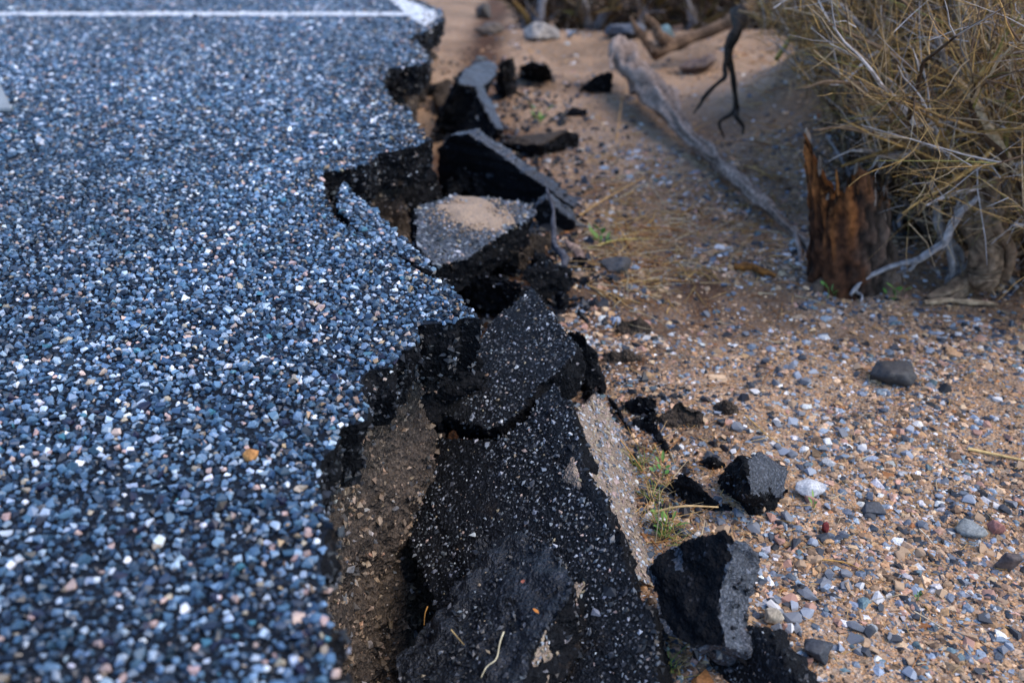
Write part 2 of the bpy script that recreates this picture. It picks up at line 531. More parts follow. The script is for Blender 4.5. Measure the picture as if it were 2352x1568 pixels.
def slab(name, outline, anchors, thick, mats, voxel=0.006, amp=0.009, seed=0, stones=0.0, wts=(5, 5, 2.2, 1.2, 0.5, 0.25, 0.2), parent=None, size=0.0026, o=None, n=None, cell=0.0068, tamp=0.002):
    """a broken slab: its exposed face lies on a plane through three surveyed points"""
    if n is None:
        o, n = plane_of(anchors)
    top = np.array([PPL(x, y, o, n) for x, y in outline])
    top = jag(top, 0.012, 0.006, seed)
    B = basis_of(n)
    t2 = (top - o) @ B
    bot = top - n * thick
    ce = bot.mean(0)
    bot = ce + (bot - ce) * 0.94
    m = len(top)
    tri = tessellate_polygon([[Vector((p[0], p[1], 0)) for p in t2]])
    F = [list(t) for t in tri] + [[t[2] + m, t[1] + m, t[0] + m] for t in tri] + [[i, (i + 1) % m, (i + 1) % m + m, i + m] for i in range(m)]
    V = np.concatenate([top, bot])
    me = rough(name, V, F, mats, voxel, amp, n, tamp, seed)
    if parent is None:
        base = np.array((top[:, 0].mean(), top[:, 1].mean(), bot[:, 2].min()))
        root = empty(name, base)
        body = put('asphalt_layer', me, root)
        embed(me, body, 2600)
    else:
        root = parent
        body = put(name, me, root)
    if stones:
        x, y = jitter_grid(t2[:, 0].min(), t2[:, 0].max(), t2[:, 1].min(), t2[:, 1].max(), cell)
        k = inside(t2[:, :2], x, y) & (rng.random(len(x)) < stones)
        x, y = x[k], y[k]
        pts = o + x[:, None] * B[:, 0] + y[:, None] * B[:, 1] + n * (fbm(o + x[:, None] * B[:, 0] + y[:, None] * B[:, 1], 30, seed, 3) * 0.002)[:, None]
        rd = size * rng.lognormal(0, 0.33, len(x))
        ag = put('surface_aggregate', stones_mesh('surface_aggregate', pts, rd, palette(len(x), SPECK, wts), M_AGGD, 0.5, B, shapes=GRAINS), body)
        tag(ag, kind='stuff')
    return root, o, n
def chunk(name, pts, mats, voxel=0.006, amp=0.010, seed=0, N=(0.15, 0.0, 0.99), thr=0.62):
    """an irregular lump spanned by surveyed points (px, py, z)"""
    q = [P(*p) for p in pts]
    zb = min(p[2] for p in q)
    c = np.mean(q, axis=0)
    for p in list(q):
        if p[2] < zb + 0.06:
            q.append(np.array((p[0] * 0.9 + c[0] * 0.1, p[1] + 0.02, zb - 0.03)))
    q = np.array(q)
    back = q[np.argsort(q[:, 1])[-3:]].copy(); back[:, 2] = zb - 0.02; back[:, 1] += 0.05
    q = np.concatenate([q, back])
    V, F = hull_arrays(q)
    b = np.array((c[0], c[1], zb - 0.03))
    me = rough(name, V - b, F, mats, voxel, amp, np.array(N) / np.linalg.norm(N) if len(mats) > 1 else None, 0.004, seed, thr=thr)
    o = ob(name, me)
    o.location = b
    if mats[-1] in (M_FRACT,):
        embed(me, o)
    return o

# ================================================================== the setting: ground
def ground_z(x, y):
    p = np.stack([x, y, np.zeros_like(x)], -1).reshape(-1, 3)
    xx, yy = p[:, 0], p[:, 1]
    z = -0.345 + 0.018 * fbm(p, 2.2, 3, 3) + 0.006 * fbm(p, 14, 9, 3)
    z -= 0.30 * np.where(xx < -0.10, 1.0, np.exp(-((xx + 0.10) / 0.13) ** 2)) / (1 + np.exp((yy - 2.0) * 8))       # washed-out gully along the broken edge
    z += 0.50 * np.exp(-(((xx - 1.95) / 0.62) ** 2 + ((yy - 3.9) / 0.8) ** 2))          # mound under the shrubs
    z += 0.34 * np.exp(-(((xx - 1.6) / 0.36) ** 2 + ((yy - 4.5) / 0.5) ** 2))
    z += 0.07 * np.exp(-((yy - 6.0) / 0.55) ** 2) * (1 / (1 + np.exp((xx - 2.4) * 5)))  # low sand crest
    z -= 0.10 / (1 + np.exp(-(yy - 6.8) * 5))
    z += 0.05 * np.exp(-(((xx - 0.1) / 0.35) ** 2 + ((yy - 2.9) / 0.7) ** 2))
    far = np.clip((np.hypot(xx, yy - 4) - 8) / 40, 0, 1)
    z = z * (1 - far) + far * (-0.3 + 0.25 * noise(p, 0.08, 4))
    return z.reshape(x.shape)
def axis(core0, core1, step, grow, end):
    a = list(np.arange(core0, core1, step))
    s, v = step, core1
    while v < end:
        a.append(v); s *= grow; v += s
    a.append(end)
    return a
xr = axis(-0.45, 1.6, 0.019, 1.10, 90)
xl, s, v = [], 0.016, -0.45
while v > -90:
    s *= 1.35; v -= s; xl.append(v)
xs = np.array(xl[::-1] + xr)
yf = axis(0.75, 3.2, 0.019, 1.05, 160)
yb, s, v = [], 0.016, 0.75
while v > -40:
    s *= 1.4; v -= s; yb.append(v)
ys = np.array(yb[::-1] + yf)
GX, GY = np.meshgrid(xs, ys)
GZ = ground_z(GX, GY)
idx = np.arange(GX.size).reshape(GX.shape)
gf = np.stack([idx[:-1, :-1], idx[:-1, 1:], idx[1:, 1:], idx[1:, :-1]], -1).reshape(-1, 4)
hp = np.stack([GX, GY, GZ], -1).reshape(-1, 3)
brown_mask = np.exp(-(((hp[:, 0] - 1.9) / 0.75) ** 2 + ((hp[:, 1] - 3.9) / 1.3) ** 2)) * 1.6 + 0.48 * fbm(hp, 3.0, 91, 4) + 0.3 * np.exp(-(((hp[:, 0] - 0.65) / 0.5) ** 2 + ((hp[:, 1] - 3.2) / 0.6) ** 2))  # darker brown ground tint: mound, gully, rubble gaps, far brush
brown_mask += 1.3 * np.exp(-((hp[:, 0] + 0.14) / 0.13) ** 2) + 1.5 * np.exp(-(((hp[:, 0] + 0.05) / 0.28) ** 2 + ((hp[:, 1] - 3.0) / 1.0) ** 2)) + 1.3 * np.exp(-(((hp[:, 0] - 1.1) / 1.2) ** 2 + ((hp[:, 1] - 7.2) / 0.55) ** 2))
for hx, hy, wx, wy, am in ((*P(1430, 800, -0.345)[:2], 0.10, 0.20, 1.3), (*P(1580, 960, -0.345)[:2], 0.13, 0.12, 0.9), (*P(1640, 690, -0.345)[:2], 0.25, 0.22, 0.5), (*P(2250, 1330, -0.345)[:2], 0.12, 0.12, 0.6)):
    brown_mask += am * np.exp(-(((hp[:, 0] - hx) / wx) ** 2 + ((hp[:, 1] - hy) / wy) ** 2)) * (0.7 + 0.6 * fbm(hp, 14, 92, 3))
brown_mask = np.clip(brown_mask - 0.15, 0, 1)[:, None]
gcol = np.array((1.0, 1.0, 1.0)) * (1 - brown_mask) + np.array((0.26, 0.19, 0.15)) * brown_mask
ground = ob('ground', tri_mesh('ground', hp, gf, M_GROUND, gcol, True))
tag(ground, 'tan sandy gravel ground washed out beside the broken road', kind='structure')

# ================================================================== road
T_ROAD = 0.112
EDGE_FAR = [(1016, 27), (1012, 47), (979, 71), (931, 91), (958, 100), (985, 129), (979, 142), (955, 152), (887, 159), (877, 190), (904, 242),
            (935, 247), (958, 294), (985, 322), (952, 338), (870, 355), (837, 379), (786, 393)]
CRACK_L = [(742, 398), (737, 425), (750, 460), (764, 500), (800, 524), (850, 550), (900, 580), (950, 612), (990, 636)]
EDGE_NEAR = [(1040, 659), (1060, 690), (1100, 730), (1036, 740), (965, 747), (955, 795), (918, 808), (908, 839), (843, 849), (820, 879), (840, 933),
             (836, 964), (786, 988), (741, 1062), (736, 1104), (749, 1190), (734, 1239), (740, 1300), (745, 1400), (765, 1500), (770, 1568)]
edge = [P(*e)[:2] for e in EDGE_FAR + CRACK_L + EDGE_NEAR]
edge = [np.array((-2.1, 10.0)), np.array((-1.2, 7.4)), np.array((-0.5, 5.49))] + edge + [np.array((-0.17, 0.55)), np.array((-0.2, 0.2)), np.array((-0.15, -0.6)), np.array((-0.2, -3.0))]
edge = jag(np.array(edge), 0.011, 0.007, 5, closed=False)
ne = len(edge)
outer = np.array([(-14.0, -3.0), (-14.0, 10.0)])
poly = np.concatenate([edge, outer])
tri = tessellate_polygon([[Vector((p[0], p[1], 0)) for p in poly]])
Vt = np.concatenate([poly, np.zeros((len(poly), 1))], 1)
Ft = []
for a, b, c in tri:
    n_ = np.cross(Vt[b] - Vt[a], Vt[c] - Vt[a])[2]
    Ft.append((a, b, c) if n_ > 0 else (a, c, b))
road = ob('road', tri_mesh('road', Vt, Ft, M_BINDER))
tag(road, 'blue grey chip asphalt pavement broken off along its edge', kind='structure')
# broken face of the pavement: a grid hung from the edge
rows = 12
d_ = np.gradient(edge, axis=0)
nrm = np.stack([-d_[:, 1], d_[:, 0]], 1)
nrm /= np.linalg.norm(nrm, axis=1)[:, None] + 1e-9
# outward means away from the pavement
mid = edge + nrm * 0.004
if inside(poly, mid[:, 0], mid[:, 1]).mean() > 0.5:
    nrm = -nrm
k5 = np.ones(9) / 9
nrm = np.stack([np.convolve(np.pad(nrm[:, c], 4, 'edge'), k5, 'valid') for c in range(2)], 1)
FV = np.zeros((rows + 1, ne, 3))
for r in range(rows + 1):
    f = r / rows
    zz = -f * T_ROAD
    q = np.concatenate([edge, np.full((ne, 1), zz)], 1)
    off = (0.014 * fbm(q, 22, 11, 2) + 0.010 * fbm(q, 85, 12, 2)) * min(1, f * 6) - 0.022 * f ** 2
    FV[r, :, :2] = edge + nrm * off[:, None]
    FV[r, :, 2] = zz - (0.0 if r == 0 else 0.004 * noise(q, 120, 3)) 
idx = np.arange(FV.size // 3).reshape(rows + 1, ne)
ff = np.stack([idx[:-1, :-1], idx[1:, :-1], idx[1:, 1:], idx[:-1, 1:]], -1).reshape(-1, 4)
face = ob('broken_face', tri_mesh('broken_face', FV.reshape(-1, 3), ff, M_FRACT), road)
# underside lip so the pavement is a closed thickness
und = np.concatenate([FV[-1], FV[-1] - np.concatenate([nrm * 0.25, np.zeros((ne, 1))], 1)])
uf = np.array([[i, i + ne, i + 1 + ne, i + 1] for i in range(ne - 1)])
ob('underside', tri_mesh('underside', und, uf, M_FRACT), road)
# coated stones proud of the broken face
vis = in_frame(edge[:, 0], edge[:, 1], np.zeros(ne), 0)
ci = np.where(vis)[0]
m_ = 5200
ii = rng.choice(ci, m_); rr_ = rng.integers(1, rows + 1, m_)
pts = FV[rr_, ii] + rng.normal(0, 0.003, (m_, 3))
fa = ob('fracture_aggregate', stones_mesh('fracture_aggregate', pts, rng.lognormal(math.log(0.0042), 0.35, m_),
        palette(m_, SPECK, (8, 5, 1.0, 0.35, 0.1, 0.15, 0.2)), M_AGGD, 1.2, shapes=GRAINS), road)
tag(fa, kind='stuff')

# paint
LINE_X = [np.array(p) for p in ((-13.9, 5.05), (-13.9, 4.94), (-0.40, 4.94), (-0.40, 5.05))]
LINE_E = [np.array(p) for p in ((-1.29, 7.4), (-1.19, 7.4), (-0.545, 5.45), (-0.372, 5.06), (-0.35, 4.86), (-0.388, 4.62), (-0.455, 4.80), (-0.635, 5.45))]
def sheet(name, pl, z, mat, parent):
    t = tessellate_polygon([[Vector((p[0], p[1], 0)) for p in pl]])
    V = [(p[0], p[1], z) for p in pl]
    F = []
    for a, b, c in t:
        s = (pl[b][0]-pl[a][0])*(pl[c][1]-pl[a][1]) - (pl[b][1]-pl[a][1])*(pl[c][0]-pl[a][0])
        F.append((a, b, c) if s > 0 else (a, c, b))
    return ob(name, tri_mesh(name, V, F, mat), parent)
sheet('far_surface', [np.array(p) for p in ((-13.9, 5.95), (-0.75, 5.95), (-1.3, 7.4), (-2.15, 9.95), (-13.9, 9.95))], 0.002, M_ROADFAR, road)
sheet('painted_line', [p for p in LINE_X], 0.0035, M_PAINT, road)
sheet('painted_line', [p for p in LINE_E], 0.0055, M_PAINT, road)

# surface aggregate
AGG = [(0.006, 0.014, 0.029), (0.022, 0.050, 0.092), (0.054, 0.112, 0.185), (0.13, 0.215, 0.32), (0.35, 0.43, 0.52), (0.74, 0.77, 0.81), (0.46, 0.32, 0.27), (0.32, 0.26, 0.19), (0.5, 0.2, 0.06), (0.05, 0.16, 0.22)]
AGW = (7.0, 6.5, 6.0, 4.0, 2.0, 0.8, 0.7, 0.5, 0.015, 0.2)
def road_stones(y0, y1, cell, rad, lift):
    x, y = jitter_grid(-4.2, 0.0, y0, y1, cell)
    k = inside(poly, x, y) & in_frame(x, y, np.zeros_like(x), 30)
    x, y = x[k], y[k]
    rd = rad * np.minimum(rng.lognormal(0, 0.29, len(x)), 1.9)
    col = palette(len(x), AGG, AGW)
    col *= (1 + 0.30 * np.clip(fbm(np.stack([x, y * 0.45, x * 0], 1), 3.2, 131, 3), -1, 1))[:, None]
    wht = inside(np.array(LINE_X), x, y) | inside(np.array(LINE_E), x, y)
    wht &= rng.random(len(x)) < 0.86
    col[wht] = np.array((0.66, 0.68, 0.7)) * rng.uniform(0.7, 1.05, (wht.sum(), 1))
    z = rd * 0.05 + lift + 0.0022 * fbm(np.stack([x, y, x * 0], 1), 30, 21, 2)
    return np.stack([x, y, z], 1), rd, col
p1, r1, c1 = road_stones(0.55, 2.5, 0.0097, 0.0057, 0.001)
p2, r2, c2 = road_stones(2.5, 5.95, 0.0114, 0.0066, 0.001)
# the largest-looking stones become single parts
dist = np.linalg.norm(p1 - EYE, axis=1)
fr = in_frame(p1[:, 0], p1[:, 1], p1[:, 2], 0)
score = np.where(fr, r1 / dist, 0)
big = np.argsort(-score)[:300]
keep = np.ones(len(p1), bool); keep[big] = False
ag = ob('surface_aggregate', stones_mesh('surface_aggregate', p1[keep], r1[keep], c1[keep], M_AGG, 0.45), road)
tag(ag, kind='stuff')
ag = ob('far_aggregate', stones_mesh('far_aggregate', p2, r2, c2, M_AGG, 0.45, shapes=GRAINS), road)
tag(ag, kind='stuff')
m_ = 1500
ii = rng.choice(ci, m_)
off_ = np.abs(rng.normal(0, 0.05, m_))
lp = np.concatenate([edge[ii] - nrm[ii] * off_[:, None] + rng.normal(0, 0.012, (m_, 2)), np.full((m_, 1), 0.0075)], 1)
lp = lp[inside(poly, lp[:, 0], lp[:, 1])]
lc = ob('loose_chips', stones_mesh('loose_chips', lp, rng.lognormal(math.log(0.0032), 0.4, len(lp)), palette(len(lp), EMB + [(0.36, 0.24, 0.14)], (5, 4, 2, 0.6, 0.3, 1.0, 2)), M_AGGD, 0.8, shapes=GRAINS), road)
tag(lc, kind='stuff')
_cache = {}
def single_stone(name, p, rad, col, mat, parent=None, flat=1.0, tilt=0.4):
    key = (random.randrange(len(STONES)), tuple(np.round(col, 2)), mat.name)
    if key not in _cache:
        V, F = STONES[key[0]]
        _cache[key] = tri_mesh(name, V, F, mat, np.repeat(np.array([col]), len(V), 0))
    o = ob(name, _cache[key], parent)
    o.location = tuple(p)
    s = float(rad)
    o.scale = (s, s, s * flat)
    o.rotation_euler = (random.gauss(0, tilt), random.gauss(0, tilt), random.uniform(0, 6.28))
    return o
for i in big:
    single_stone('aggregate_stone', p1[i], r1[i], np.round(c1[i], 2), M_AGG, road)

# ================================================================== soil bank below the pavement
by = np.concatenate([np.arange(-2.5, 0.5, 0.1), np.arange(0.5, 3.2, 0.012), np.arange(3.2, 10, 0.05)])
ex = np.array([np.min(np.concatenate([edge[np.abs(edge[:, 1] - y) < 0.05 + 0.02 * (y > 3), 0], [np.interp(y, edge[::-1, 1], edge[::-1, 0])]])) for y in by])
ex = np.convolve(np.pad(ex, 6, 'edge'), np.ones(13) / 13, 'valid')
brow = 34
BV = np.zeros((brow + 1, len(by), 3))
for r in range(brow + 1):
    f = r / brow
    z = -0.095 - f * 0.6
    bx = ex - 0.05 + 0.02 * f + 0.075 * f ** 2.0 * np.clip((by - 0.2) / 0.8, 0.6, 1.0)
    q = np.stack([bx, by, np.full_like(by, z)], 1)
    bx = bx + 0.024 * fbm(q, 9, 40, 2) + 0.016 * fbm(q, 34, 41, 3)
    BV[r] = np.stack([bx, by, np.full_like(by, z)], 1)
idx = np.arange(BV.size // 3).reshape(brow + 1, len(by))
bf = np.stack([idx[:-1, :-1], idx[:-1, 1:], idx[1:, 1:], idx[1:, :-1]], -1).reshape(-1, 4)
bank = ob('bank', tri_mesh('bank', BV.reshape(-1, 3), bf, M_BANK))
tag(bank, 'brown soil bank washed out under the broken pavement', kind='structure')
m_ = 10000
near = np.where((by > 0.6) & (by < 5))[0]
wy = 1 / by[near] ** 1.3; wy /= wy.sum()
jj = rng.choice(near, m_, p=wy); rr_ = rng.integers(1, brow, m_)
pts = BV[rr_, jj] + rng.normal(0, 0.003, (m_, 3))
SOILP = [(0.2, 0.145, 0.1), (0.12, 0.09, 0.065), (0.3, 0.23, 0.17), (0.16, 0.16, 0.17), (0.36, 0.33, 0.3), (0.33, 0.2, 0.13), (0.05, 0.045, 0.04)]
bs_ = ob('bank_gravel', stones_mesh('bank_gravel', pts, np.minimum(rng.lognormal(math.log(0.0036), 0.5, m_), 0.009), palette(m_, SOILP, (4, 4, 2, 1, 0.5, 0.5, 2)), M_PEB, 1.0, shapes=GRAINS), bank)
tag(bs_, kind='stuff')

# ================================================================== gravel
PEB = [(0.43, 0.25, 0.125), (0.58, 0.385, 0.235), (0.3, 0.19, 0.115), (0.12, 0.145, 0.18), (0.045, 0.056, 0.075), (0.24, 0.29, 0.35), (0.48, 0.47, 0.46), (0.72, 0.7, 0.68), (0.42, 0.24, 0.17), (0.1, 0.15, 0.17), (0.36, 0.15, 0.05), (0.02, 0.022, 0.026), (0.14, 0.085, 0.05)]
PEW = (5, 4, 4.5, 3.0, 3.0, 3.0, 2.0, 0.9, 1.6, 0.8, 0.4, 3.0, 4.0)
def gravel(n, x0, x1, y0, y1, r0, sg, pw=1.0):
    x, y = rng.uniform(x0, x1, n * 4), y0 + (y1 - y0) * rng.random(n * 4) ** pw
    z = ground_z(x, y)
    k = in_frame(x, y, z, 40) & (x > -0.2) & (rng.random(len(x)) < np.clip(0.6 + 0.9 * fbm(np.stack([x, y, x * 0], 1), 4.5, 66, 3), 0.25, 1))
    x, y, z = x[k][:n], y[k][:n], z[k][:n]
    rd = r0 * rng.lognormal(0, sg, len(x))
    return np.stack([x, y, z - rd * 0.08], 1), rd, palette(len(x), PEB, PEW, 0.3)
g = [gravel(28000, -0.1, 1.25, 0.95, 2.2, 0.0040, 0.40), gravel(4400, -0.1, 1.25, 0.95, 2.2, 0.0080, 0.30),
     gravel(18000, 0.0, 2.4, 2.1, 3.9, 0.0055, 0.42, 1.2), gravel(2400, 0.0, 2.4, 2.1, 3.9, 0.011, 0.3),
     gravel(5000, -0.2, 3.6, 3.8, 7.5, 0.008, 0.45, 1.2)]
big_g = [np.concatenate([g[q][k] for q in (1, 3)]) for k in range(3)]
fine_g = [np.concatenate([g[q][k] for q in (0, 2, 4)]) for k in range(3)]
gv = ob('gravel', stones_mesh('gravel', *fine_g, M_PEB, 0.35, flat=0.8, shapes=GRAINS))
gc = ob('coarse_gravel', stones_mesh('coarse_gravel', *big_g, M_PEB, 0.35, flat=0.8))
tag(gc, 'coarse angular gravel chips half buried in the tan sand', 'gravel', kind='stuff')
tag(gv, 'fine mixed gravel scattered over the tan sand', 'gravel', kind='stuff')

# ================================================================== fallen slabs and chunks beside the edge
DK = [M_SLABTOP, M_FRACT]
GK = [M_GREYTOP, M_FRACT]
# strip split from the road by the crack
sl, _, _ = slab('split_strip', [(789, 420), (816, 450), (860, 481), (904, 526), (941, 564), (979, 591), (1000, 628), (975, 618), (925, 589), (880, 563), (845, 541), (812, 516), (788, 494), (776, 468), (775, 440)],
          [(789, 430, -0.006), (941, 570, -0.010), (830, 505, -0.004)], 0.10, [M_BINDER, M_FRACT], 0.006, 0.007, 3)
o_, n_ = plane_of([(789, 430, -0.006), (941, 570, -0.010), (830, 505, -0.004)])
B_ = basis_of(n_)
t2 = (np.array([PPL(x, y, o_, n_) for x, y in [(789, 420), (816, 450), (860, 481), (904, 526), (941, 564), (979, 591), (1000, 628), (975, 618), (925, 589), (880, 563), (845, 541), (812, 516), (788, 494), (776, 468), (775, 440)]]) - o_) @ B_
x, y = jitter_grid(t2[:, 0].min(), t2[:, 0].max(), t2[:, 1].min(), t2[:, 1].max(), 0.0106)
k = inside(t2[:, :2], x, y); x, y = x[k], y[k]
tag(put('surface_aggregate', stones_mesh('surface_aggregate', o_ + x[:, None] * B_[:, 0] + y[:, None] * B_[:, 1], 0.0066 * rng.lognormal(0, 0.27, len(x)), palette(len(x), AGG, AGW), M_AGG, 0.45, B_), sl), kind='stuff')
tag(sl, 'narrow speckled asphalt strip split from the road by a black crack', 'asphalt slab')

SW = (6, 6, 5.0, 3.4, 0.9, 0.5, 0.3)
A2 = [(1312, 960, -0.20), (1510, 1560, -0.27), (990, 1150, -0.36)]
main, o2, n2 = slab('fallen_slab', [(1275, 876), (1308, 930), (1322, 960), (1340, 1070), (1394, 1150), (1440, 1300), (1506, 1420), (1522, 1600), (1240, 1640), (1100, 1520), (1000, 1390), (955, 1290), (935, 1200), (965, 1100), (985, 1000), (1080, 1003), (1140, 1005), (1200, 968), (1237, 912)],
                    A2, 0.085, DK, 0.0055, 0.008, 11, 0.9, SW, size=0.0029, cell=0.0076)
tag(main, 'largest fallen black speckled asphalt slab leaning under the broken road edge', 'asphalt slab')
slab('base_layer', [(1312, 955), (1372, 900), (1400, 940), (1450, 1040), (1510, 1240), (1525, 1300), (1500, 1345), (1440, 1310), (1370, 1160), (1318, 1080)],
     [(1330, 960, -0.238), (1510, 1250, -0.362), (1385, 1150, -0.265)], 0.06, [M_BASE, M_BASE], 0.005, 0.006, 14, 0.6, (0, 0, 0.3, 0.5, 0.4, 0.6, 1), main, 0.0034)
A1 = [(1220, 660, -0.13), (1325, 805, -0.16), (1060, 960, -0.27)]
up, o1, n1 = slab('fallen_slab', [(1220, 660), (1252, 692), (1290, 750), (1327, 806), (1300, 832), (1240, 887), (1190, 952), (1146, 984), (1080, 978), (1012, 950), (1055, 880), (1092, 820), (1105, 765), (1150, 718), (1197, 682)],
                  A1, 0.085, DK, 0.0055, 0.008, 12, 0.9, SW, size=0.0029, cell=0.0076)
tag(up, 'pointed black speckled slab piece above the crack of the largest slab', 'asphalt slab')
# dark lump lying on the main slab
def zon(px, py, h):
    return PPL(px, py, o2 + n2 * h, n2)[2]
A3 = [(1180, 1225, zon(1180, 1225, 0.05)), (1310, 1345, zon(1310, 1345, 0.075)), (950, 1540, zon(950, 1540, 0.11))]
lump, o3, n3 = slab('fallen_slab', [(1180, 1220), (1245, 1232), (1322, 1330), (1310, 1365), (1235, 1480), (1190, 1600), (890, 1620), (915, 1520), (990, 1420), (1060, 1330), (1100, 1250)],
                    A3, 0.085, [M_LUMP, M_FRACT], 0.005, 0.011, 16, 0.5, (6, 5, 2.5, 0.5, 0.1, 0.1, 0.1), size=0.0030, tamp=0.010)
tag(lump, 'rough black broken lump resting on the lower end of the largest slab', 'asphalt slab')
slab('base_layer', [(1322, 1325), (1348, 1345), (1318, 1450), (1285, 1580), (1170, 1620), (1228, 1480), (1300, 1365)],
     [(1322, 1330, zon(1322, 1330, 0.055)), (1318, 1450, zon(1318, 1450, 0.02)), (1235, 1480, zon(1235, 1480, 0.085))], 0.05, [M_BASE, M_BASE], 0.005, 0.006, 17, 0.5, (0, 0, 0, 0.4, 0.3, 0.3, 1), lump, 0.003)

# flat slab with a sand patch
A11 = [(953, 490, -0.12), (1230, 480, -0.17), (1000, 610, -0.15)]
flat, o11, n11 = slab('fallen_slab', [(953, 490), (962, 468), (1040, 450), (1130, 452), (1225, 468), (1235, 495), (1150, 540), (1080, 590), (1030, 605), (1000, 612), (960, 565)],
                      A11, 0.10, GK, 0.006, 0.010, 18, 0.8, (2, 4, 4, 2.2, 0.5, 0.2, 0.3), size=0.0045, cell=0.009)
tag(flat, 'flat grey slab with a patch of tan sand on top', 'asphalt slab')
B11 = basis_of(n11)
tp = np.array([PPL(x, y, o11, n11) for x, y in [(1022, 488), (1050, 474), (1078, 464), (1140, 470), (1180, 488), (1140, 506), (1082, 530), (1050, 510)]])
t2 = (tp - o11) @ B11
gx, gy = np.meshgrid(np.arange(t2[:, 0].min() - .03, t2[:, 0].max() + .03, 0.004), np.arange(t2[:, 1].min() - .03, t2[:, 1].max() + .03, 0.004))
cx, cy = t2[:, 0].mean(), t2[:, 1].mean()
q = o11 + gx.reshape(-1, 1) * B11[:, 0] + gy.reshape(-1, 1) * B11[:, 1]
rr2 = np.hypot((gx - cx) / (np.ptp(t2[:, 0]) * 0.5), (gy - cy) / (np.ptp(t2[:, 1]) * 0.5)).ravel()
hh = np.clip((1.0 - rr2 ** 1.5) * 0.011 + 0.006 * fbm(q, 22, 77, 4), -0.002, 0.012)
V = q + n11 * hh[:, None]
idx = np.arange(gx.size).reshape(gx.shape)
F = np.stack([idx[:-1, :-1], idx[:-1, 1:], idx[1:, 1:], idx[1:, :-1]], -1).reshape(-1, 4)
F = F[(hh[F] > 0.0003).any(1)]
if np.dot(np.cross(V[F[0, 1]] - V[F[0, 0]], V[F[0, 3]] - V[F[0, 0]]), n11) < 0:
    F = F[:, ::-1]
o = put('sand_patch', tri_mesh('sand_patch', V, F, M_SAND, None, True), flat)

gq = rng.normal(0, 0.42, (1300, 2)) * (np.ptp(t2[:, 0]), np.ptp(t2[:, 1])) + (cx, cy)
ot = (np.array([PPL(x, y, o11, n11) for x, y in [(965, 492), (1040, 456), (1130, 458), (1222, 474), (1150, 530), (1080, 580), (1000, 600)]]) - o11) @ B11
gq = gq[inside(ot[:, :2], gq[:, 0], gq[:, 1])]
gp = o11 + gq[:, :1] * B11[:, 0] + gq[:, 1:] * B11[:, 1] + n11 * 0.004
tag(put('sand_grains', stones_mesh('sand_grains', gp, rng.lognormal(math.log(0.0024), 0.35, len(gp)), palette(len(gp), [(0.40, 0.28, 0.18), (0.3, 0.21, 0.14), (0.2, 0.18, 0.17)], (3, 2, 1)), M_PEB, 0.8, shapes=GRAINS), flat), kind='stuff')
s12, _, _ = slab('fallen_slab', [(1075, 305), (1130, 342), (1200, 392), (1270, 440), (1322, 478), (1300, 505), (1232, 490), (1140, 468), (1060, 455), (1006, 430), (1003, 345), (1030, 312)],
                 [P(1075, 305, -0.08), P(1310, 478, -0.27), PY(1072, 420, P(1075, 305, -0.08)[1] + 0.045)], 0.055, [M_FRACT, M_GREYTOP], 0.006, 0.005, 20)  # light along the upper edge is painted in with the grey rim material
tag(s12, 'thin black slab standing on edge with a rim coloured pale as if lit', 'asphalt slab')
s13, _, _ = slab('fallen_slab', [(1250, 454), (1285, 480), (1326, 512), (1312, 548), (1262, 570), (1232, 520), (1222, 480)],
                 [P(1250, 454, -0.2), P(1325, 512, -0.28), PY(1252, 530, P(1250, 454, -0.2)[1] + 0.02)], 0.06, [M_FRACT, M_GREYTOP], 0.006, 0.005, 21)  # grey sides paint the edge-lit upper rim
tag(s13, 'small tilted slab with a grey upper rim below the thin slab', 'asphalt slab')
s15, _, _ = slab('fallen_slab', [(1050, 178), (1066, 155), (1100, 140), (1122, 136), (1146, 152), (1136, 182), (1116, 200), (1136, 245), (1166, 302), (1140, 296), (1106, 238), (1088, 196), (1052, 194)],
                 [(1060, 170, -0.10), (1140, 150, -0.12), (1150, 290, -0.25)], 0.22, GK, 0.009, 0.010, 22)
tag(s15, 'upended far slab with a smooth blue grey face and black side', 'asphalt slab')

def lump_obj(name, pts, label, cat, mats=None, voxel=0.006, amp=0.009, seed=0, group=None, **kw):
    o = chunk(name, pts, mats or [M_FRACT], voxel, amp, seed, **kw)
    tag(o, label, cat, group)
    return o
CH = 'asphalt chunk'
nb = np.array((-0.70, -0.30, 0.64)); nb /= np.linalg.norm(nb)
bigc, _, _ = slab('asphalt_chunk', [(1488, 1305), (1520, 1262), (1562, 1232), (1610, 1226), (1650, 1214), (1690, 1238), (1672, 1300), (1655, 1380), (1662, 1430), (1670, 1484), (1600, 1492), (1530, 1450), (1505, 1370)],
                  None, 0.075, [M_FRACT, M_GREYTOP], 0.005, 0.007, 31, o=P(1658, 1370, -0.20), n=nb, tamp=0.009)  # side turned to the light painted grey, left face black
tag(bigc, 'big black chunk with a grey face beside the lower gravel', CH)
slab('fallen_slab', [(1700, 1430), (1745, 1440), (1795, 1510), (1860, 1600), (1700, 1620), (1555, 1620), (1600, 1512)],
     [(1742, 1440, -0.25), (1600, 1510, -0.34), (1800, 1560, -0.275)], 0.06, DK, 0.005, 0.008, 33, 0.6)
tag(bpy.data.objects[[o.name for o in COLL.objects if o.name.startswith('fallen_slab')][-1]], 'tilted dark slab piece just below the big grey faced chunk', 'asphalt slab')
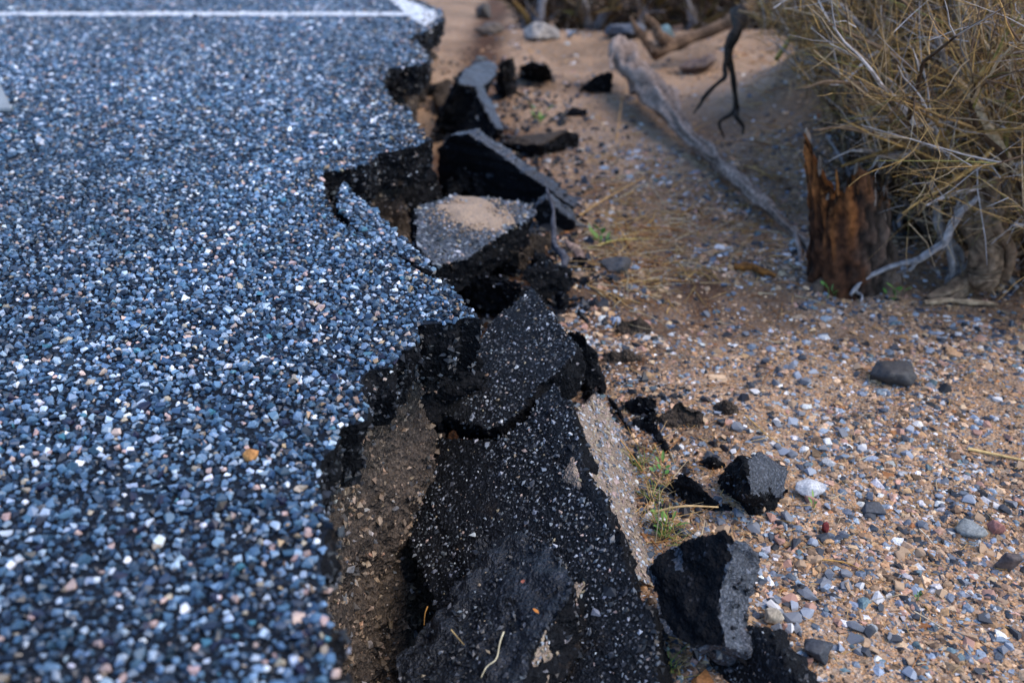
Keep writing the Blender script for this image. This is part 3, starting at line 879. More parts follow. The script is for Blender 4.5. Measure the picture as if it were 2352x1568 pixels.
lump_obj('asphalt_chunk', [(1655, 1105, -0.31), (1690, 1045, -0.25), (1740, 1030, -0.23), (1812, 1078, -0.28), (1790, 1140, -0.31), (1770, 1190, -0.36), (1740, 1195, -0.36), (1680, 1140, -0.36), (1712, 1058, -0.215), (1722, 1130, -0.245)],
         'upright black chunk with a grey facet beside a white pebble', CH, GK, 0.005, 0.010, 34, N=(0.55, -0.5, 0.6), thr=0.8)  # polygons facing the light get the paler grey, painting the lit facet
lump_obj('asphalt_chunk', [(1530, 1130, -0.33), (1572, 1080, -0.27), (1640, 1140, -0.3), (1690, 1185, -0.345), (1600, 1212, -0.36), (1540, 1180, -0.36)],
         'low black wedge chunk between green sprouts and the upright chunk', CH, None, 0.005, 0.008, 35)
lump_obj('asphalt_chunk', [(1598, 1070, -0.34), (1638, 1048, -0.305), (1674, 1068, -0.33), (1650, 1094, -0.35), (1615, 1088, -0.35)],
         'small black chunk just behind the upright grey faced chunk', CH, None, 0.005, 0.005, 36)
lump_obj('asphalt_chunk', [(1296, 755, -0.22), (1342, 762, -0.2), (1366, 800, -0.24), (1364, 850, -0.29), (1396, 905, -0.35), (1350, 900, -0.34), (1318, 830, -0.28)],
         'smooth black chunk behind the upper tip of the leaning slabs', CH, None, 0.006, 0.007, 37)
lump_obj('soil_block', [(1138, 332, -0.27), (1190, 312, -0.235), (1300, 298, -0.25), (1325, 305, -0.28), (1330, 352, -0.36), (1200, 377, -0.36), (1150, 368, -0.36), (1240, 335, -0.245)],
         'long dark soil covered block lying behind the thin slab', 'block', [M_CLOD, M_FRACT], 0.008, 0.012, 38)
lump_obj('asphalt_chunk', [(1148, 142, -0.12), (1182, 128, -0.11), (1188, 180, -0.26), (1165, 232, -0.33), (1138, 200, -0.3)],
         'narrow black upright chunk beside the upended far slab', CH, None, 0.008, 0.009, 39)
lump_obj('asphalt_chunk', [(1190, 150, -0.25), (1220, 138, -0.2), (1264, 150, -0.22), (1272, 178, -0.33), (1225, 182, -0.34), (1190, 176, -0.33)],
         'far black chunk with a pale edge on bare sand', CH, GK, 0.009, 0.009, 40)
lump_obj('asphalt_chunk', [(1328, 210, -0.34), (1370, 170, -0.25), (1408, 164, -0.24), (1412, 192, -0.3), (1375, 204, -0.33), (1336, 213, -0.35)],
         'far flat black chunk touching the end of the fallen branch', CH, None, 0.009, 0.008, 41)
lump_obj('asphalt_chunk', [(1295, 266, -0.34), (1320, 245, -0.30), (1352, 248, -0.30), (1336, 268, -0.34)],
         'little black chunk alone on the sand above the soil block', CH, None, 0.008, 0.008, 42)
lump_obj('asphalt_chunk', [(1050, 655, -0.27), (1110, 625, -0.22), (1180, 638, -0.22), (1212, 668, -0.24), (1130, 745, -0.38), (1080, 722, -0.37), (1040, 690, -0.33)],
         'black crumbly chunk wedged between road corner and pointed slab', CH, None, 0.006, 0.011, 43)
lump_obj('asphalt_chunk', [(1190, 625, -0.23), (1240, 590, -0.21), (1300, 612, -0.24), (1362, 648, -0.33), (1352, 682, -0.36), (1310, 705, -0.37), (1286, 742, -0.38), (1225, 655, -0.27)],
         'black crumbly chunk with sand behind the pointed slab', CH, [M_FRACT], 0.006, 0.012, 44)
lump_obj('soil_clod', [(1000, 622, -0.29), (1080, 590, -0.25), (1180, 550, -0.25), (1260, 530, -0.26), (1300, 580, -0.32), (1250, 640, -0.36), (1100, 650, -0.36), (1020, 650, -0.34)],
         'dark brown soil mass under the sandy flat slab', 'soil clod', [M_CLOD], 0.007, 0.014, 45)
lump_obj('asphalt_chunk', [(820, 395, -0.12), (985, 345, -0.13), (1005, 400, -0.18), (985, 470, -0.26), (905, 500, -0.28), (860, 440, -0.2)],
         'black undercut block beneath the notch in the road edge', CH, None, 0.007, 0.012, 46)
lump_obj('soil_clod', [(1440, 925, -0.33), (1475, 908, -0.30), (1510, 915, -0.30), (1508, 945, -0.33), (1450, 962, -0.36)], 'black flat clod behind the brown clod on the gravel', 'soil clod', [M_FRACT], 0.005, 0.008, 47)
lump_obj('soil_clod', [(1510, 945, -0.33), (1560, 915, -0.295), (1610, 935, -0.30), (1630, 980, -0.34), (1580, 1015, -0.36), (1525, 1005, -0.36)], 'crumbling brown clod beside black chunks', 'soil clod', [M_CLOD], 0.005, 0.013, 48)
lump_obj('soil_clod', [(1640, 945, -0.335), (1665, 920, -0.30), (1698, 935, -0.315), (1703, 960, -0.345), (1660, 968, -0.35)], 'round brown clod alone at the end of a straw', 'soil clod', [M_CLOD], 0.005, 0.009, 49)
lump_obj('asphalt_chunk', [(1458, 965, -0.34), (1510, 968, -0.31), (1540, 1040, -0.33), (1556, 1078, -0.36), (1510, 1064, -0.365), (1468, 1012, -0.36)], 'black pitted chunk between tan base slope and brown clod', CH, None, 0.005, 0.009, 50)
lump_obj('asphalt_chunk', [(1390, 905, -0.345), (1420, 925, -0.325), (1450, 985, -0.34), (1430, 1000, -0.36), (1400, 950, -0.36)], 'thin black sliver chunk along the tan base slope', CH, None, 0.005, 0.006, 51)

lump_obj('asphalt_chunk', [(925, 860, -0.13), (1000, 800, -0.12), (1095, 775, -0.13), (1118, 860, -0.22), (1085, 930, -0.29), (1000, 985, -0.33), (900, 1010, -0.32), (850, 990, -0.24)],
         'black crumbling block hanging under the near road corner', CH, None, 0.006, 0.016, 52)
for k_, (cx_, cy_, w_, h_, z_, m_x, lb) in enumerate([
        (1062, 400, 40, 34, -0.22, GK, 'grey knob of asphalt between thin slab and flat slab'),
        (1100, 412, 44, 36, -0.24, GK, 'blue grey knob of asphalt behind the flat sandy slab'),
        (1036, 425, 46, 34, -0.24, None, 'black knob of asphalt touching the flat sandy slab'),
        (1330, 590, 60, 44, -0.34, None, 'black lump at the right rim of the crumbly rubble'),
        (1345, 555, 34, 26, -0.35, None, 'little black lump below the small tilted slab'),
        (1180, 590, 60, 40, -0.26, [M_CLOD], 'brown clod lodged in front of the flat sandy slab'),
        (1040, 270, 70, 60, -0.3, None, 'black lump at the foot of the upended far slab'),
        (1020, 215, 50, 60, -0.28, [M_CLOD], 'brown clod beside the upended far slab'),
        (985, 130, 44, 30, -0.3, [M_CLOD], 'far brown clod under the road corner'),
        (1062, 118, 30, 18, -0.33, None, 'tiny far black lump beyond the upended slab'),
        (1450, 760, 90, 60, -0.345, [M_CLOD], 'broad low brown clod right of the smooth black chunk'),
        (1425, 830, 90, 60, -0.345, [M_CLOD], 'second low brown clod right of the smooth black chunk')]):
    lump_obj('asphalt_chunk' if m_x != [M_CLOD] else 'soil_clod', [(cx_ - w_ / 2, cy_, z_), (cx_ - w_ / 4, cy_ - h_ * .45, z_ + 0.03), (cx_ + w_ / 5, cy_ - h_ * .5, z_ + 0.035), (cx_ + w_ / 2, cy_ - h_ * .1, z_ + .005), (cx_ + w_ / 4, cy_ + h_ * .4, z_ - 0.015), (cx_ - w_ / 4, cy_ + h_ * .45, z_ - 0.015)],
             lb, CH if m_x != [M_CLOD] else 'soil clod', m_x, 0.006, 0.012, 120 + k_)
for k_ in range(30):
    cx_, cy_ = random.choice(((random.gauss(1120, 70), random.uniform(360, 460)), (random.gauss(1250, 60), random.uniform(520, 740)), (random.gauss(1010, 25), random.uniform(180, 420)), (random.gauss(1420, 50), random.uniform(880, 1080)), (random.gauss(1180, 40), random.uniform(600, 700))))
    b_ = P(cx_, cy_, -0.34)
    zg = float(ground_z(b_[:1], b_[1:2])[0])
    w_, h_ = random.uniform(28, 60), random.uniform(22, 40)
    z_ = zg + 0.012
    lump_obj('asphalt_chunk', [(cx_ - w_ / 2, cy_, z_), (cx_ - w_ / 4, cy_ - h_ * .45, z_ + 0.028), (cx_ + w_ / 5, cy_ - h_ * .5, z_ + 0.034), (cx_ + w_ / 2, cy_ - h_ * .1, z_ + .005), (cx_ + w_ / 4, cy_ + h_ * .4, z_ - 0.012), (cx_ - w_ / 4, cy_ + h_ * .45, z_ - 0.012)],
             'black asphalt lump in the heap between the fallen slabs', CH, None, 0.0075, 0.010, 200 + k_, 'black lumps in the heap')
# dark crumbs in the washed-out gap
CR = []
for _ in range(26):
    px, py = random.uniform(1350, 1720), random.uniform(900, 1220)
    pt = P(px, py, -0.35); pt[2] = float(ground_z(np.array([pt[0]]), np.array([pt[1]]))[0])
    o = single_stone('asphalt_crumb', pt + (0, 0, 0.004), random.uniform(0.006, 0.016), (0.02, 0.02, 0.024), M_AGGD)
    tag(o, 'small black asphalt crumb lying among the rubble and gravel', 'asphalt crumb', 'asphalt crumbs in the rubble')
for _ in range(34):
    px, py = random.uniform(1080, 1420), random.uniform(330, 760)
    pt = P(px, py, -0.35)
    pt[2] = float(ground_z(np.array([pt[0]]), np.array([pt[1]]))[0])
    o = single_stone('asphalt_crumb', pt + (0, 0, 0.005), random.uniform(0.008, 0.022), (0.02, 0.02, 0.024), M_AGGD)
    tag(o, 'small black asphalt crumb lying among the rubble and gravel', 'asphalt crumb', 'asphalt crumbs in the rubble')

def crumbs(n, fx, fy, dz, r0):
    pts = []
    for _ in range(n):
        q = P(fx(), fy(), -0.36)
        pts.append(q)
    q = np.array(pts)
    q[:, 2] = ground_z(q[:, 0], q[:, 1]) + dz
    return q, rng.lognormal(math.log(r0), 0.5, n)
cr = [crumbs(1900, lambda: random.gauss(1190, 95), lambda: random.uniform(180, 760), 0.004, 0.0085), crumbs(700, lambda: random.gauss(1440, 90), lambda: random.uniform(860, 1250), 0.002, 0.004),
      crumbs(300, lambda: random.gauss(1090, 50), lambda: random.uniform(140, 330), 0.004, 0.008), crumbs(500, lambda: random.gauss(930, 40), lambda: random.uniform(1000, 1560), 0.002, 0.005)]
ru = ob('rubble', stones_mesh('rubble', np.concatenate([k[0] for k in cr]), np.concatenate([k[1] for k in cr]), palette(3400, EMB, (6, 5, 2, 0.4, 0.2, 1.5)), M_AGGD, 0.8, shapes=GRAINS))
tag(ru, 'fine black rubble crumbs strewn between the fallen slabs', 'rubble', kind='stuff')

# ================================================================== stones one can point to
def gz(px, py):
    z = -0.345
    for _ in range(4):
        q = P(px, py, z)
        z = float(ground_z(np.array([q[0]]), np.array([q[1]]))[0])
    return P(px, py, z)
def rock(name, px, py, wpx, hpx, col, label, cat, seed, mat=None, group=None):
    b = gz(px, py + hpx * 0.5)
    zc = b[1] * CP - (b[2] - CAM_H) * SP
    rx = wpx / 2 * zc / FPX
    rz = max(hpx / 2 * zc / FPX, rx * 0.45)
    r_ = np.random.default_rng(seed)
    q = r_.normal(size=(16, 3)); q /= np.linalg.norm(q, axis=1)[:, None]
    q *= (rx, rx * 0.8, rz)
    V, F = hull_arrays(q)
    me = rough(name, V, F, [mat or M_PEB], max(rx / 14, 0.0018), rx * 0.07, None, 0, seed)
    a = me.color_attributes.new('Col', 'FLOAT_COLOR', 'POINT')
    c = np.ones((len(me.vertices), 4), dtype=np.float32)
    co = np.empty(len(me.vertices) * 3, dtype=np.float32); me.vertices.foreach_get('co', co)
    f = 1 + 0.35 * fbm(co.reshape(-1, 3), 1.2 / rx, seed, 3)
    c[:, :3] = np.clip(np.array(col)[None] * f[:, None], 0, 1)
    a.data.foreach_set('color', c.ravel())
    me.polygons.foreach_set('use_smooth', np.ones(len(me.polygons), dtype=bool))
    o = ob(name, me)
    o.location = (b[0], b[1] + rx * 0.5, b[2] + rz * 0.62)
    tag(o, label, cat, group)
    return o
rock('rock', 2056, 858, 112, 66, (0.045, 0.043, 0.043), 'dark weathered rock lying alone on the gravel below the stump', 'rock', 61)
rock('rock', 2172, 890, 38, 28, (0.02, 0.021, 0.024), 'little black rock beside the dark weathered rock', 'rock', 62)
rock('pebble', 1864, 1124, 78, 44, (0.5, 0.5, 0.5), 'largest pale grey white pebble beside the upright black chunk', 'pebble', 63)
rock('pebble', 1848, 1032, 26, 22, (0.75, 0.72, 0.68), 'small bright white pebble above the pale pebble', 'pebble', 64)
rock('pebble', 2010, 1170, 62, 40, (0.05, 0.055, 0.065), 'blue black pebble with pale streaks on open gravel', 'pebble', 65)
rock('pebble', 2290, 1207, 50, 44, (0.34, 0.15, 0.12), 'reddish pink angular pebble', 'pebble', 66)
rock('pebble', 2238, 1218, 80, 30, (0.2, 0.21, 0.2), 'flat grey pebble touching the reddish pebble', 'pebble', 67)
rock('pebble', 2320, 1292, 70, 64, (0.09, 0.07, 0.065), 'dark brown pitted rock at the edge of the gravel', 'rock', 68)
rock('pebble', 1776, 1412, 54, 48, (0.42, 0.36, 0.27), 'round cream pebble beside the big black chunk', 'pebble', 69)
rock('pebble', 1880, 1500, 100, 54, (0.035, 0.038, 0.045), 'flat black pebble low in the gravel', 'pebble', 70)
rock('pebble', 1895, 1205, 20, 44, (0.16, 0.02, 0.018), 'slim dark red pebble', 'pebble', 71)
rock('pebble', 1620, 612, 1, 1, (0.3, 0.2, 0.1), 'tiny', 'pebble', 72) if False else None
rock('rock', 1420, 608, 90, 40, (0.07, 0.065, 0.062), 'low dark stone on the gravel beside the rubble', 'rock', 73)
rock('pebble', 1136, 298, 40, 30, (0.62, 0.62, 0.64), 'white angular pebble in front of the upended far slab', 'pebble', 74)
rock('rock', 1112, 22, 46, 44, (0.07, 0.06, 0.05), 'dark rock stacked behind the low rock at the far sand', 'rock', 75)
rock('rock', 1126, 66, 82, 32, (0.11, 0.085, 0.065), 'low brown rock on the far sand beyond the road corner', 'rock', 76)
rock('rock', 1246, 72, 100, 46, (0.3, 0.27, 0.24), 'pale grey angular rock under the far brush', 'rock', 77)
rock('rock', 1318, 80, 40, 26, (0.2, 0.25, 0.32), 'small blue grey rock beside the pale angular rock', 'rock', 78)
rock('rock', 1440, 78, 110, 30, (0.1, 0.11, 0.13), 'long dark slate rock at the foot of the far brush', 'rock', 79)
rock('rock', 1530, 75, 54, 50, (0.13, 0.2, 0.21), 'teal grey rock behind the forked root', 'rock', 80)
rock('rock', 1610, 150, 110, 44, (0.13, 0.09, 0.075), 'flat brown rock on sand behind the hanging roots', 'rock', 81)
rock('pebble', 580, 1050, 30, 26, (0.45, 0.2, 0.06), 'round orange pebble loose on the asphalt', 'pebble', 82)
bpy.data.objects['pebble'] if False else None
for o in COLL.objects:
    if o.get('label') == 'round orange pebble loose on the asphalt':
        q = P(580, 1056, 0.0); o.location = (q[0], q[1], 0.007)
# many middling pebbles, told apart only by colour
kinds = [((0.42, 0.28, 0.17), 'tan'), ((0.17, 0.18, 0.2), 'grey'), ((0.05, 0.055, 0.065), 'blackish'), ((0.3, 0.33, 0.38), 'blue grey'), ((0.6, 0.58, 0.56), 'whitish'), ((0.4, 0.22, 0.16), 'pinkish')]
for i in range(230):
    px, py = random.uniform(1420, 2345), random.uniform(640, 1560)
    if px < 1500 + (py - 640) * 0.25:
        px += 300
    if px > 2345:
        continue
    c, nm = random.choices(kinds, (4, 4, 4, 3, 2, 1.5))[0]
    q = gz(px, py)
    o = single_stone('pebble', q + (0, 0, 0.003), random.uniform(0.008, 0.0165), c, M_PEB, None, 0.8, 0.3)
    tag(o, 'middling %s pebble bedded in the tan gravel' % nm, 'pebble', '%s pebbles in the gravel' % nm)

# ================================================================== wheel stop at the left
def wheel_stop():
    b = P(17, 263, 0.0)
    x1, y0 = b[0], b[1]
    L_, W_, H_ = 1.8, 0.15, 0.125
    sec = [(-W_ / 2, 0.012), (-W_ / 2 + 0.012, 0), (W_ / 2 - 0.012, 0), (W_ / 2, 0.012), (W_ / 2 - 0.03, H_ - 0.012), (W_ / 2 - 0.045, H_), (-W_ / 2 + 0.045, H_), (-W_ / 2 + 0.03, H_ - 0.012)]
    V, F = [], []
    xs_ = [0, 0.0, 0.6, 1.2, 1.8]
    for k, xx in enumerate([0.0, 0.6, 1.2, 1.8]):
        for yy, zz in sec:
            s = zz / H_ * 0.026
            V.append((-(xx + (s + (yy + W_ / 2) * 0.75 if k == 0 else -s if k == 3 else 0)), yy, zz))
    for k in range(3):
        for i in range(8):
            j = (i + 1) % 8
            F.append([k * 8 + i, k * 8 + j, k * 8 + 8 + j, k * 8 + 8 + i])
    F += [list(range(8))[::-1], list(range(24, 32))]
    me = bpy.data.meshes.new('block')
    me.from_pydata(V, [], F)
    me.materials.append(M_CONC)
    bm = bmesh.new(); bm.from_mesh(me)
    bmesh.ops.recalc_face_normals(bm, faces=bm.faces)
    bmesh.ops.bevel(bm, geom=list(bm.edges), offset=0.004, segments=2, affect='EDGES')
    bm.to_mesh(me); bm.free()
    r = empty('wheel_stop', (x1 + 0.022, y0 + W_ / 2, 0.003))
    blk = ob('block', me, r)
    for dx in (-0.3, -1.5):
        bm = bmesh.new()
        bmesh.ops.create_cone(bm, cap_ends=True, segments=14, radius1=0.014, radius2=0.012, depth=0.008)
        m2 = bpy.data.meshes.new('anchor_pin'); bm.to_mesh(m2); bm.free()
        m2.materials.append(M_FRACT)
        ap = ob('anchor_pin', m2, blk); ap.location = (dx, 0, H_ + 0.003)
    tag(r, 'pale grey concrete wheel stop end on the asphalt', 'wheel stop')
wheel_stop()

# ================================================================== wood: fallen branch, stump, roots
GREYW, GREYW2, BRN, BRN2, RUST = (0.34, 0.275, 0.24), (0.16, 0.12, 0.10), (0.2, 0.13, 0.085), (0.09, 0.055, 0.035), (0.22, 0.07, 0.02)
path = [(1432, 120, -0.20), (1470, 185, -0.21), (1560, 285, -0.25), (1640, 368, -0.28), (1720, 438, -0.29), (1800, 508, -0.305), (1860, 560, -0.315), (1915, 605, -0.325)]
pp = [P(*q) for q in path]
rad = []
for q, wpx in zip(pp, (70, 60, 42, 35, 31, 27, 22, 12)):
    zc = q[1] * CP - (q[2] - CAM_H) * SP
    rad.append(wpx / 2 * zc / FPX)
fb = empty('fallen_branch', (pp[0][0], pp[0][1], -0.34))
put('limb', bark_limb('limb', pp, rad, (0.10, 0.068, 0.05), (0.38, 0.28, 0.22), wob=0.03, ridge=0.5, seed=4, K=150, S=26), fb)
for a, b_, c_ in (((1830, 540, -0.31), (1842, 575, -0.32), (1835, 615, -0.345)), ((1895, 590, -0.32), (1905, 620, -0.33), (1898, 650, -0.345)), ((1408, 160, -0.2), (1405, 135, -0.17), (1412, 118, -0.14))):
    put('side_twig', bark_limb('side_twig', [P(*a), P(*b_), P(*c_)], (0.008, 0.006, 0.003), GREYW2, GREYW, seed=9, K=14, S=7), fb)
tag(fb, 'long grey weathered branch lying diagonally across the sand', 'branch')

def stump():
    b = gz(1975, 672)
    b[1] += 0.06
    root = empty('stump', (b[0], b[1], b[2] - 0.03))
    K, S = 64, 72
    th = np.arange(S) / S * 2 * np.pi
    hf = np.linspace(0, 1, K)
    ring = np.stack([np.cos(th), np.sin(th), th * 0], 1)
    top = 0.30 + 0.05 * noise(ring, 2.0, 3) + 0.028 * np.abs(noise(ring, 7.0, 5)) + 0.02 * noise(ring, 15.0, 6)
    top += 0.10 * np.exp(-((np.angle(np.exp(1j * (th - np.pi * 1.05)))) / 0.55) ** 2) + 0.04 * np.exp(-((np.angle(np.exp(1j * (th - 5.1)))) / 0.3) ** 2)
    V = np.zeros((K, S, 3)); C = np.zeros((K, S, 3))
    for k in range(K):
        z = hf[k] * top
        q = np.stack([np.cos(th) * 3.0, np.sin(th) * 3.0, z * 15], 1)
        ridge = fbm(q, 1.3, 12, 4)
        q2 = np.stack([np.cos(th) * 11, np.sin(th) * 11, z * 6], 1)
        fine = fbm(q2, 1.0, 15, 2)
        r = 0.100 * (1 + 0.45 * np.exp(-z / 0.05) * 0.35) * (1 + 0.11 * ridge + 0.06 * fine)
        r = r * (1 - 0.15 * hf[k])
        notch = np.exp(-((np.angle(np.exp(1j * (th - 3.9)))) / 0.45) ** 2) * np.exp(-((z - 0.22) / 0.07) ** 2)
        r = r * (1 - 0.22 * notch)
        V[k] = np.stack([np.cos(th) * r * 1.18 - 0.075 * (z / 0.4) ** 1.3 - 0.02 * notch, np.sin(th) * r * 0.9, z], 1)
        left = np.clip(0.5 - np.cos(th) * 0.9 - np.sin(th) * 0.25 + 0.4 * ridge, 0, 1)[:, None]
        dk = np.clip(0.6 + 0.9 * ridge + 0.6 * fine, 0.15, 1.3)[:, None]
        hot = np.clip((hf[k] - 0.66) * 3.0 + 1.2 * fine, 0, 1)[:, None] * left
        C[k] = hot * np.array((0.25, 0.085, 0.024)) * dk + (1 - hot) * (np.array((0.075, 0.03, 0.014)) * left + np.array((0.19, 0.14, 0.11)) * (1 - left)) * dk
    idx = np.arange(K * S).reshape(K, S)
    F = np.stack([idx[:-1], np.roll(idx[:-1], -1, 1), np.roll(idx[1:], -1, 1), idx[1:]], -1).reshape(-1, 4)
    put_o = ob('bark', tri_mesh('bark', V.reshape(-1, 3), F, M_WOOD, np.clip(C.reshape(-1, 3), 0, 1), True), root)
    # rotten core inside
    V2 = np.zeros((20, S, 3)); C2 = np.zeros((20, S, 3))
    for k in range(20):
        f = k / 19
        z = (1 - f) * top * 0.97 + f * 0.17
        sh = 1 - 0.25 * min(1, f * 4) - 0.65 * max(0, f - 0.25) / 0.75
        kz = np.minimum((z / top * (K - 1)).astype(int), K - 1)
        ce = np.array([V[j, :, :2].mean(0) for j in kz])
        xy = np.array([V[j, s_, :2] for s_, j in enumerate(kz)])
        q = np.concatenate([ce + (xy - ce) * sh, z[:, None]], 1)
        q += 0.008 * noise(q, 60, 9)[:, None]
        V2[k] = q
        dk = np.clip(0.7 + 0.8 * fbm(np.stack([q[:, 0] * 4, q[:, 1] * 4, q[:, 2]], 1), 12, 22, 3), 0.15, 1.6)[:, None]
        C2[k] = np.array((0.22, 0.075, 0.02)) * dk
    idx = np.arange(20 * S).reshape(20, S)
    F2 = np.stack([idx[:-1], np.roll(idx[:-1], -1, 1), np.roll(idx[1:], -1, 1), idx[1:]], -1).reshape(-1, 4)
    ob('rotten_core', tri_mesh('rotten_core', V2.reshape(-1, 3), F2, M_WOOD, np.clip(C2.reshape(-1, 3), 0, 1), True), root)['label'] = 'orange brown rotten core'
    # splinters round the broken top and the open front
    for k in range(46):
        a = random.uniform(0, 6.28)
        s_ = int(a / 6.2832 * S) % S
        kk = random.randint(int(K * 0.72), K - 1)
        p0 = V[kk, s_] * np.array((0.96, 0.96, 1))
        l_ = random.uniform(0.02, 0.065)
        up_ = np.array((random.gauss(-0.1, 0.14), random.gauss(0, 0.14), 1.0)) * l_
        col = np.array(random.choice(((0.26, 0.10, 0.03), (0.12, 0.05, 0.02), (0.2, 0.15, 0.12), (0.26, 0.2, 0.16), (0.08, 0.04, 0.02)))) * random.uniform(0.6, 1.2)
        w_ = random.uniform(0.003, 0.008)
        me = tubes([[p0 - up_ * 0.5, p0 - up_ * 0.1, p0 + up_ * 0.35, p0 + up_ * 0.62]], [[w_ * 0.7, w_, w_ * 0.75, w_ * 0.1]], [col], M_WOOD, 'splinter', 5, False)
        ob('splinter', me, put_o)
    # roots of the stump
    for a, l_ in ((-0.5, 0.16), (0.6, 0.2), (2.4, 0.14), (3.6, 0.13)):
        q0 = np.array((math.cos(a) * 0.06, math.sin(a) * 0.06, 0.06)); q1 = np.array((math.cos(a) * 0.12, math.sin(a) * 0.12, 0.02)); q2 = np.array((math.cos(a) * l_, math.sin(a) * l_, -0.02))
        ob('root', bark_limb('root', [q0, q1, q2], (0.035, 0.022, 0.008), BRN2, BRN, seed=int(a * 10) + 40, K=16, S=9), root)
    tag(root, 'jagged broken stump of red brown rotten wood at the shrub foot', 'stump')
stump()

def root_thing(name, paths, label, cat, c1, c2, part='root', ridge=0.2):
    first = np.array(paths[0][0][0])
    r = empty(name, paths[0][0][0])
    for k, (pts, rads) in enumerate(paths):
        put(part, bark_limb(part, pts, rads, c1, c2, wob=0.012, ridge=ridge, seed=70 + k, K=40, S=10), r)
    tag(r, label, cat)
    return r
BLK, BLK2 = (0.012, 0.010, 0.009), (0.05, 0.04, 0.034)
Yh = 3.85
root_thing('hanging_root', [
    ([PY(1700, 25, Yh + 0.15), PY(1690, 70, Yh), PY(1676, 115, Yh), PY(1680, 170, Yh), PY(1690, 225, Yh), PY(1684, 258, Yh), PY(1652, 282, Yh), PY(1664, 318, Yh)], (0.03, 0.025, 0.018, 0.011, 0.009, 0.008, 0.006, 0.004)),
    ([PY(1680, 105, Yh), PY(1662, 150, Yh - .03), PY(1660, 185, Yh - .05), PY(1622, 215, Yh - .06), PY(1606, 240, Yh - .06), PY(1592, 262, Yh - .06)], (0.015, 0.009, 0.008, 0.007, 0.006, 0.003)),
    ([PY(1687, 250, Yh), PY(1700, 275, Yh - .02), PY(1706, 308, Yh - .04)], (0.011, 0.008, 0.005))],
    'black forked roots hanging over the pale sand', 'root', BLK, BLK2)
Yb = 5.35
root_thing('forked_branch', [
    ([PY(1500, 120, Yb), PY(1545, 105, Yb + .05), PY(1600, 82, Yb + .1), PY(1660, 58, Yb + .1), PY(1700, 35, Yb + .1), PY(1760, -10, Yb + .2)], (0.034, 0.036, 0.034, 0.03, 0.028, 0.02)),
    ([PY(1505, 118, Yb), PY(1480, 95, Yb), PY(1462, 70, Yb), PY(1448, 38, Yb)], (0.026, 0.02, 0.017, 0.008)),
    ([PY(1530, 100, Yb), PY(1512, 70, Yb), PY(1490, 45, Yb), PY(1482, 35, Yb)], (0.03, 0.025, 0.02, 0.012))],
    'thick brown forked branch lying at the far sand crest', 'branch', BRN2, BRN, 'limb', 0.25)
root_thing('dead_branch', [
    ([P(1955, 676, -0.33), P(1968, 655, -0.31), P(2010, 628, -0.28), P(2062, 604, -0.25), P(2112, 598, -0.23), P(2150, 572, -0.19), P(2182, 530, -0.13), P(2215, 490, -0.08), P(2240, 455, -0.04)], (0.004, 0.005, 0.006, 0.007, 0.008, 0.009, 0.010, 0.009, 0.007)),
    ([P(2112, 598, -0.23), P(2085, 618, -0.26), P(2058, 628, -0.29)], (0.007, 0.005, 0.003)),
    ([P(1968, 655, -0.31), P(1972, 668, -0.33), P(1976, 690, -0.345)], (0.005, 0.004, 0.003))],
    'pale grey bare branch leaning across the stump foot', 'branch', (0.22, 0.2, 0.2), (0.4, 0.37, 0.36), 'limb')
root_thing('rotten_stick', [([gz(1690, 618) + (0, 0, .012), gz(1730, 628) + (0, 0, .014), gz(1785, 642) + (0, 0, .012)], (0.009, 0.011, 0.007))],
           'short orange rotten stick on the gravel beside the stump', 'stick', (0.12, 0.05, 0.02), (0.36, 0.14, 0.03), 'stick')
root_thing('stick', [([gz(2122, 700) + (0, 0, .012), gz(2190, 704) + (0, 0, .014), gz(2290, 706) + (0, 0, .012)], (0.006, 0.008, 0.006))],
           'straight tan stick lying below the shrub trunk', 'stick', (0.3, 0.19, 0.11), (0.48, 0.33, 0.2), 'stick')
root_thing('root_strip', [([P(1258, 432, -0.17), P(1268, 490, -0.21), P(1278, 540, -0.225), P(1288, 590, -0.24), P(1302, 640, -0.27)], (0.004, 0.006, 0.008, 0.010, 0.006))],
           'thin grey root strip lying over the small tilted slabs', 'root', (0.04, 0.04, 0.048), (0.10, 0.10, 0.115), 'strip')
root_thing('wood_sliver', [([P(1302, 552, -0.28), P(1328, 590, -0.31), P(1352, 625, -0.335), P(1372, 655, -0.35)], (0.006, 0.018, 0.02, 0.012))],
           'pinkish brown wood sliver beside the crumbly chunk', 'wood sliver', (0.22, 0.15, 0.12), (0.36, 0.25, 0.2), 'sliver')

# ================================================================== shrubs
TWC = np.array([(0.36, 0.22, 0.09), (0.30, 0.19, 0.07), (0.22, 0.19, 0.06), (0.44, 0.33, 0.21), (0.42, 0.39, 0.39), (0.13, 0.08, 0.05), (0.48, 0.29, 0.10)])
def grow(starts, dirs, length, K, r0, bend, droop, r_):
    N = len(starts)
    pts = np.zeros((N, K, 3)); pts[:, 0] = starts
    d = dirs / (np.linalg.norm(dirs, axis=1, keepdims=True) + 1e-9)
    st = (length / (K - 1))[:, None]
    for k in range(1, K):
        d = d + r_.normal(0, bend, (N, 3)) + np.array((0, 0, -droop))
        d /= np.linalg.norm(d, axis=1, keepdims=True)
        pts[:, k] = pts[:, k - 1] + d * st
    return pts, r0[:, None] * np.linspace(1, 0.3, K)[None]
def pick(parent_pts, n, r_, lo=0.2):
    N, K, _ = parent_pts.shape
    i = r_.integers(0, N, n)
    t = r_.uniform(lo, 1, n) * (K - 1)
    k = np.minimum(t.astype(int), K - 2)
    f = (t - k)[:, None]
    p = parent_pts[i, k] * (1 - f) + parent_pts[i, k + 1] * f
    tg = parent_pts[i, k + 1] - parent_pts[i, k]
    return p, tg / (np.linalg.norm(tg, axis=1, keepdims=True) + 1e-9)
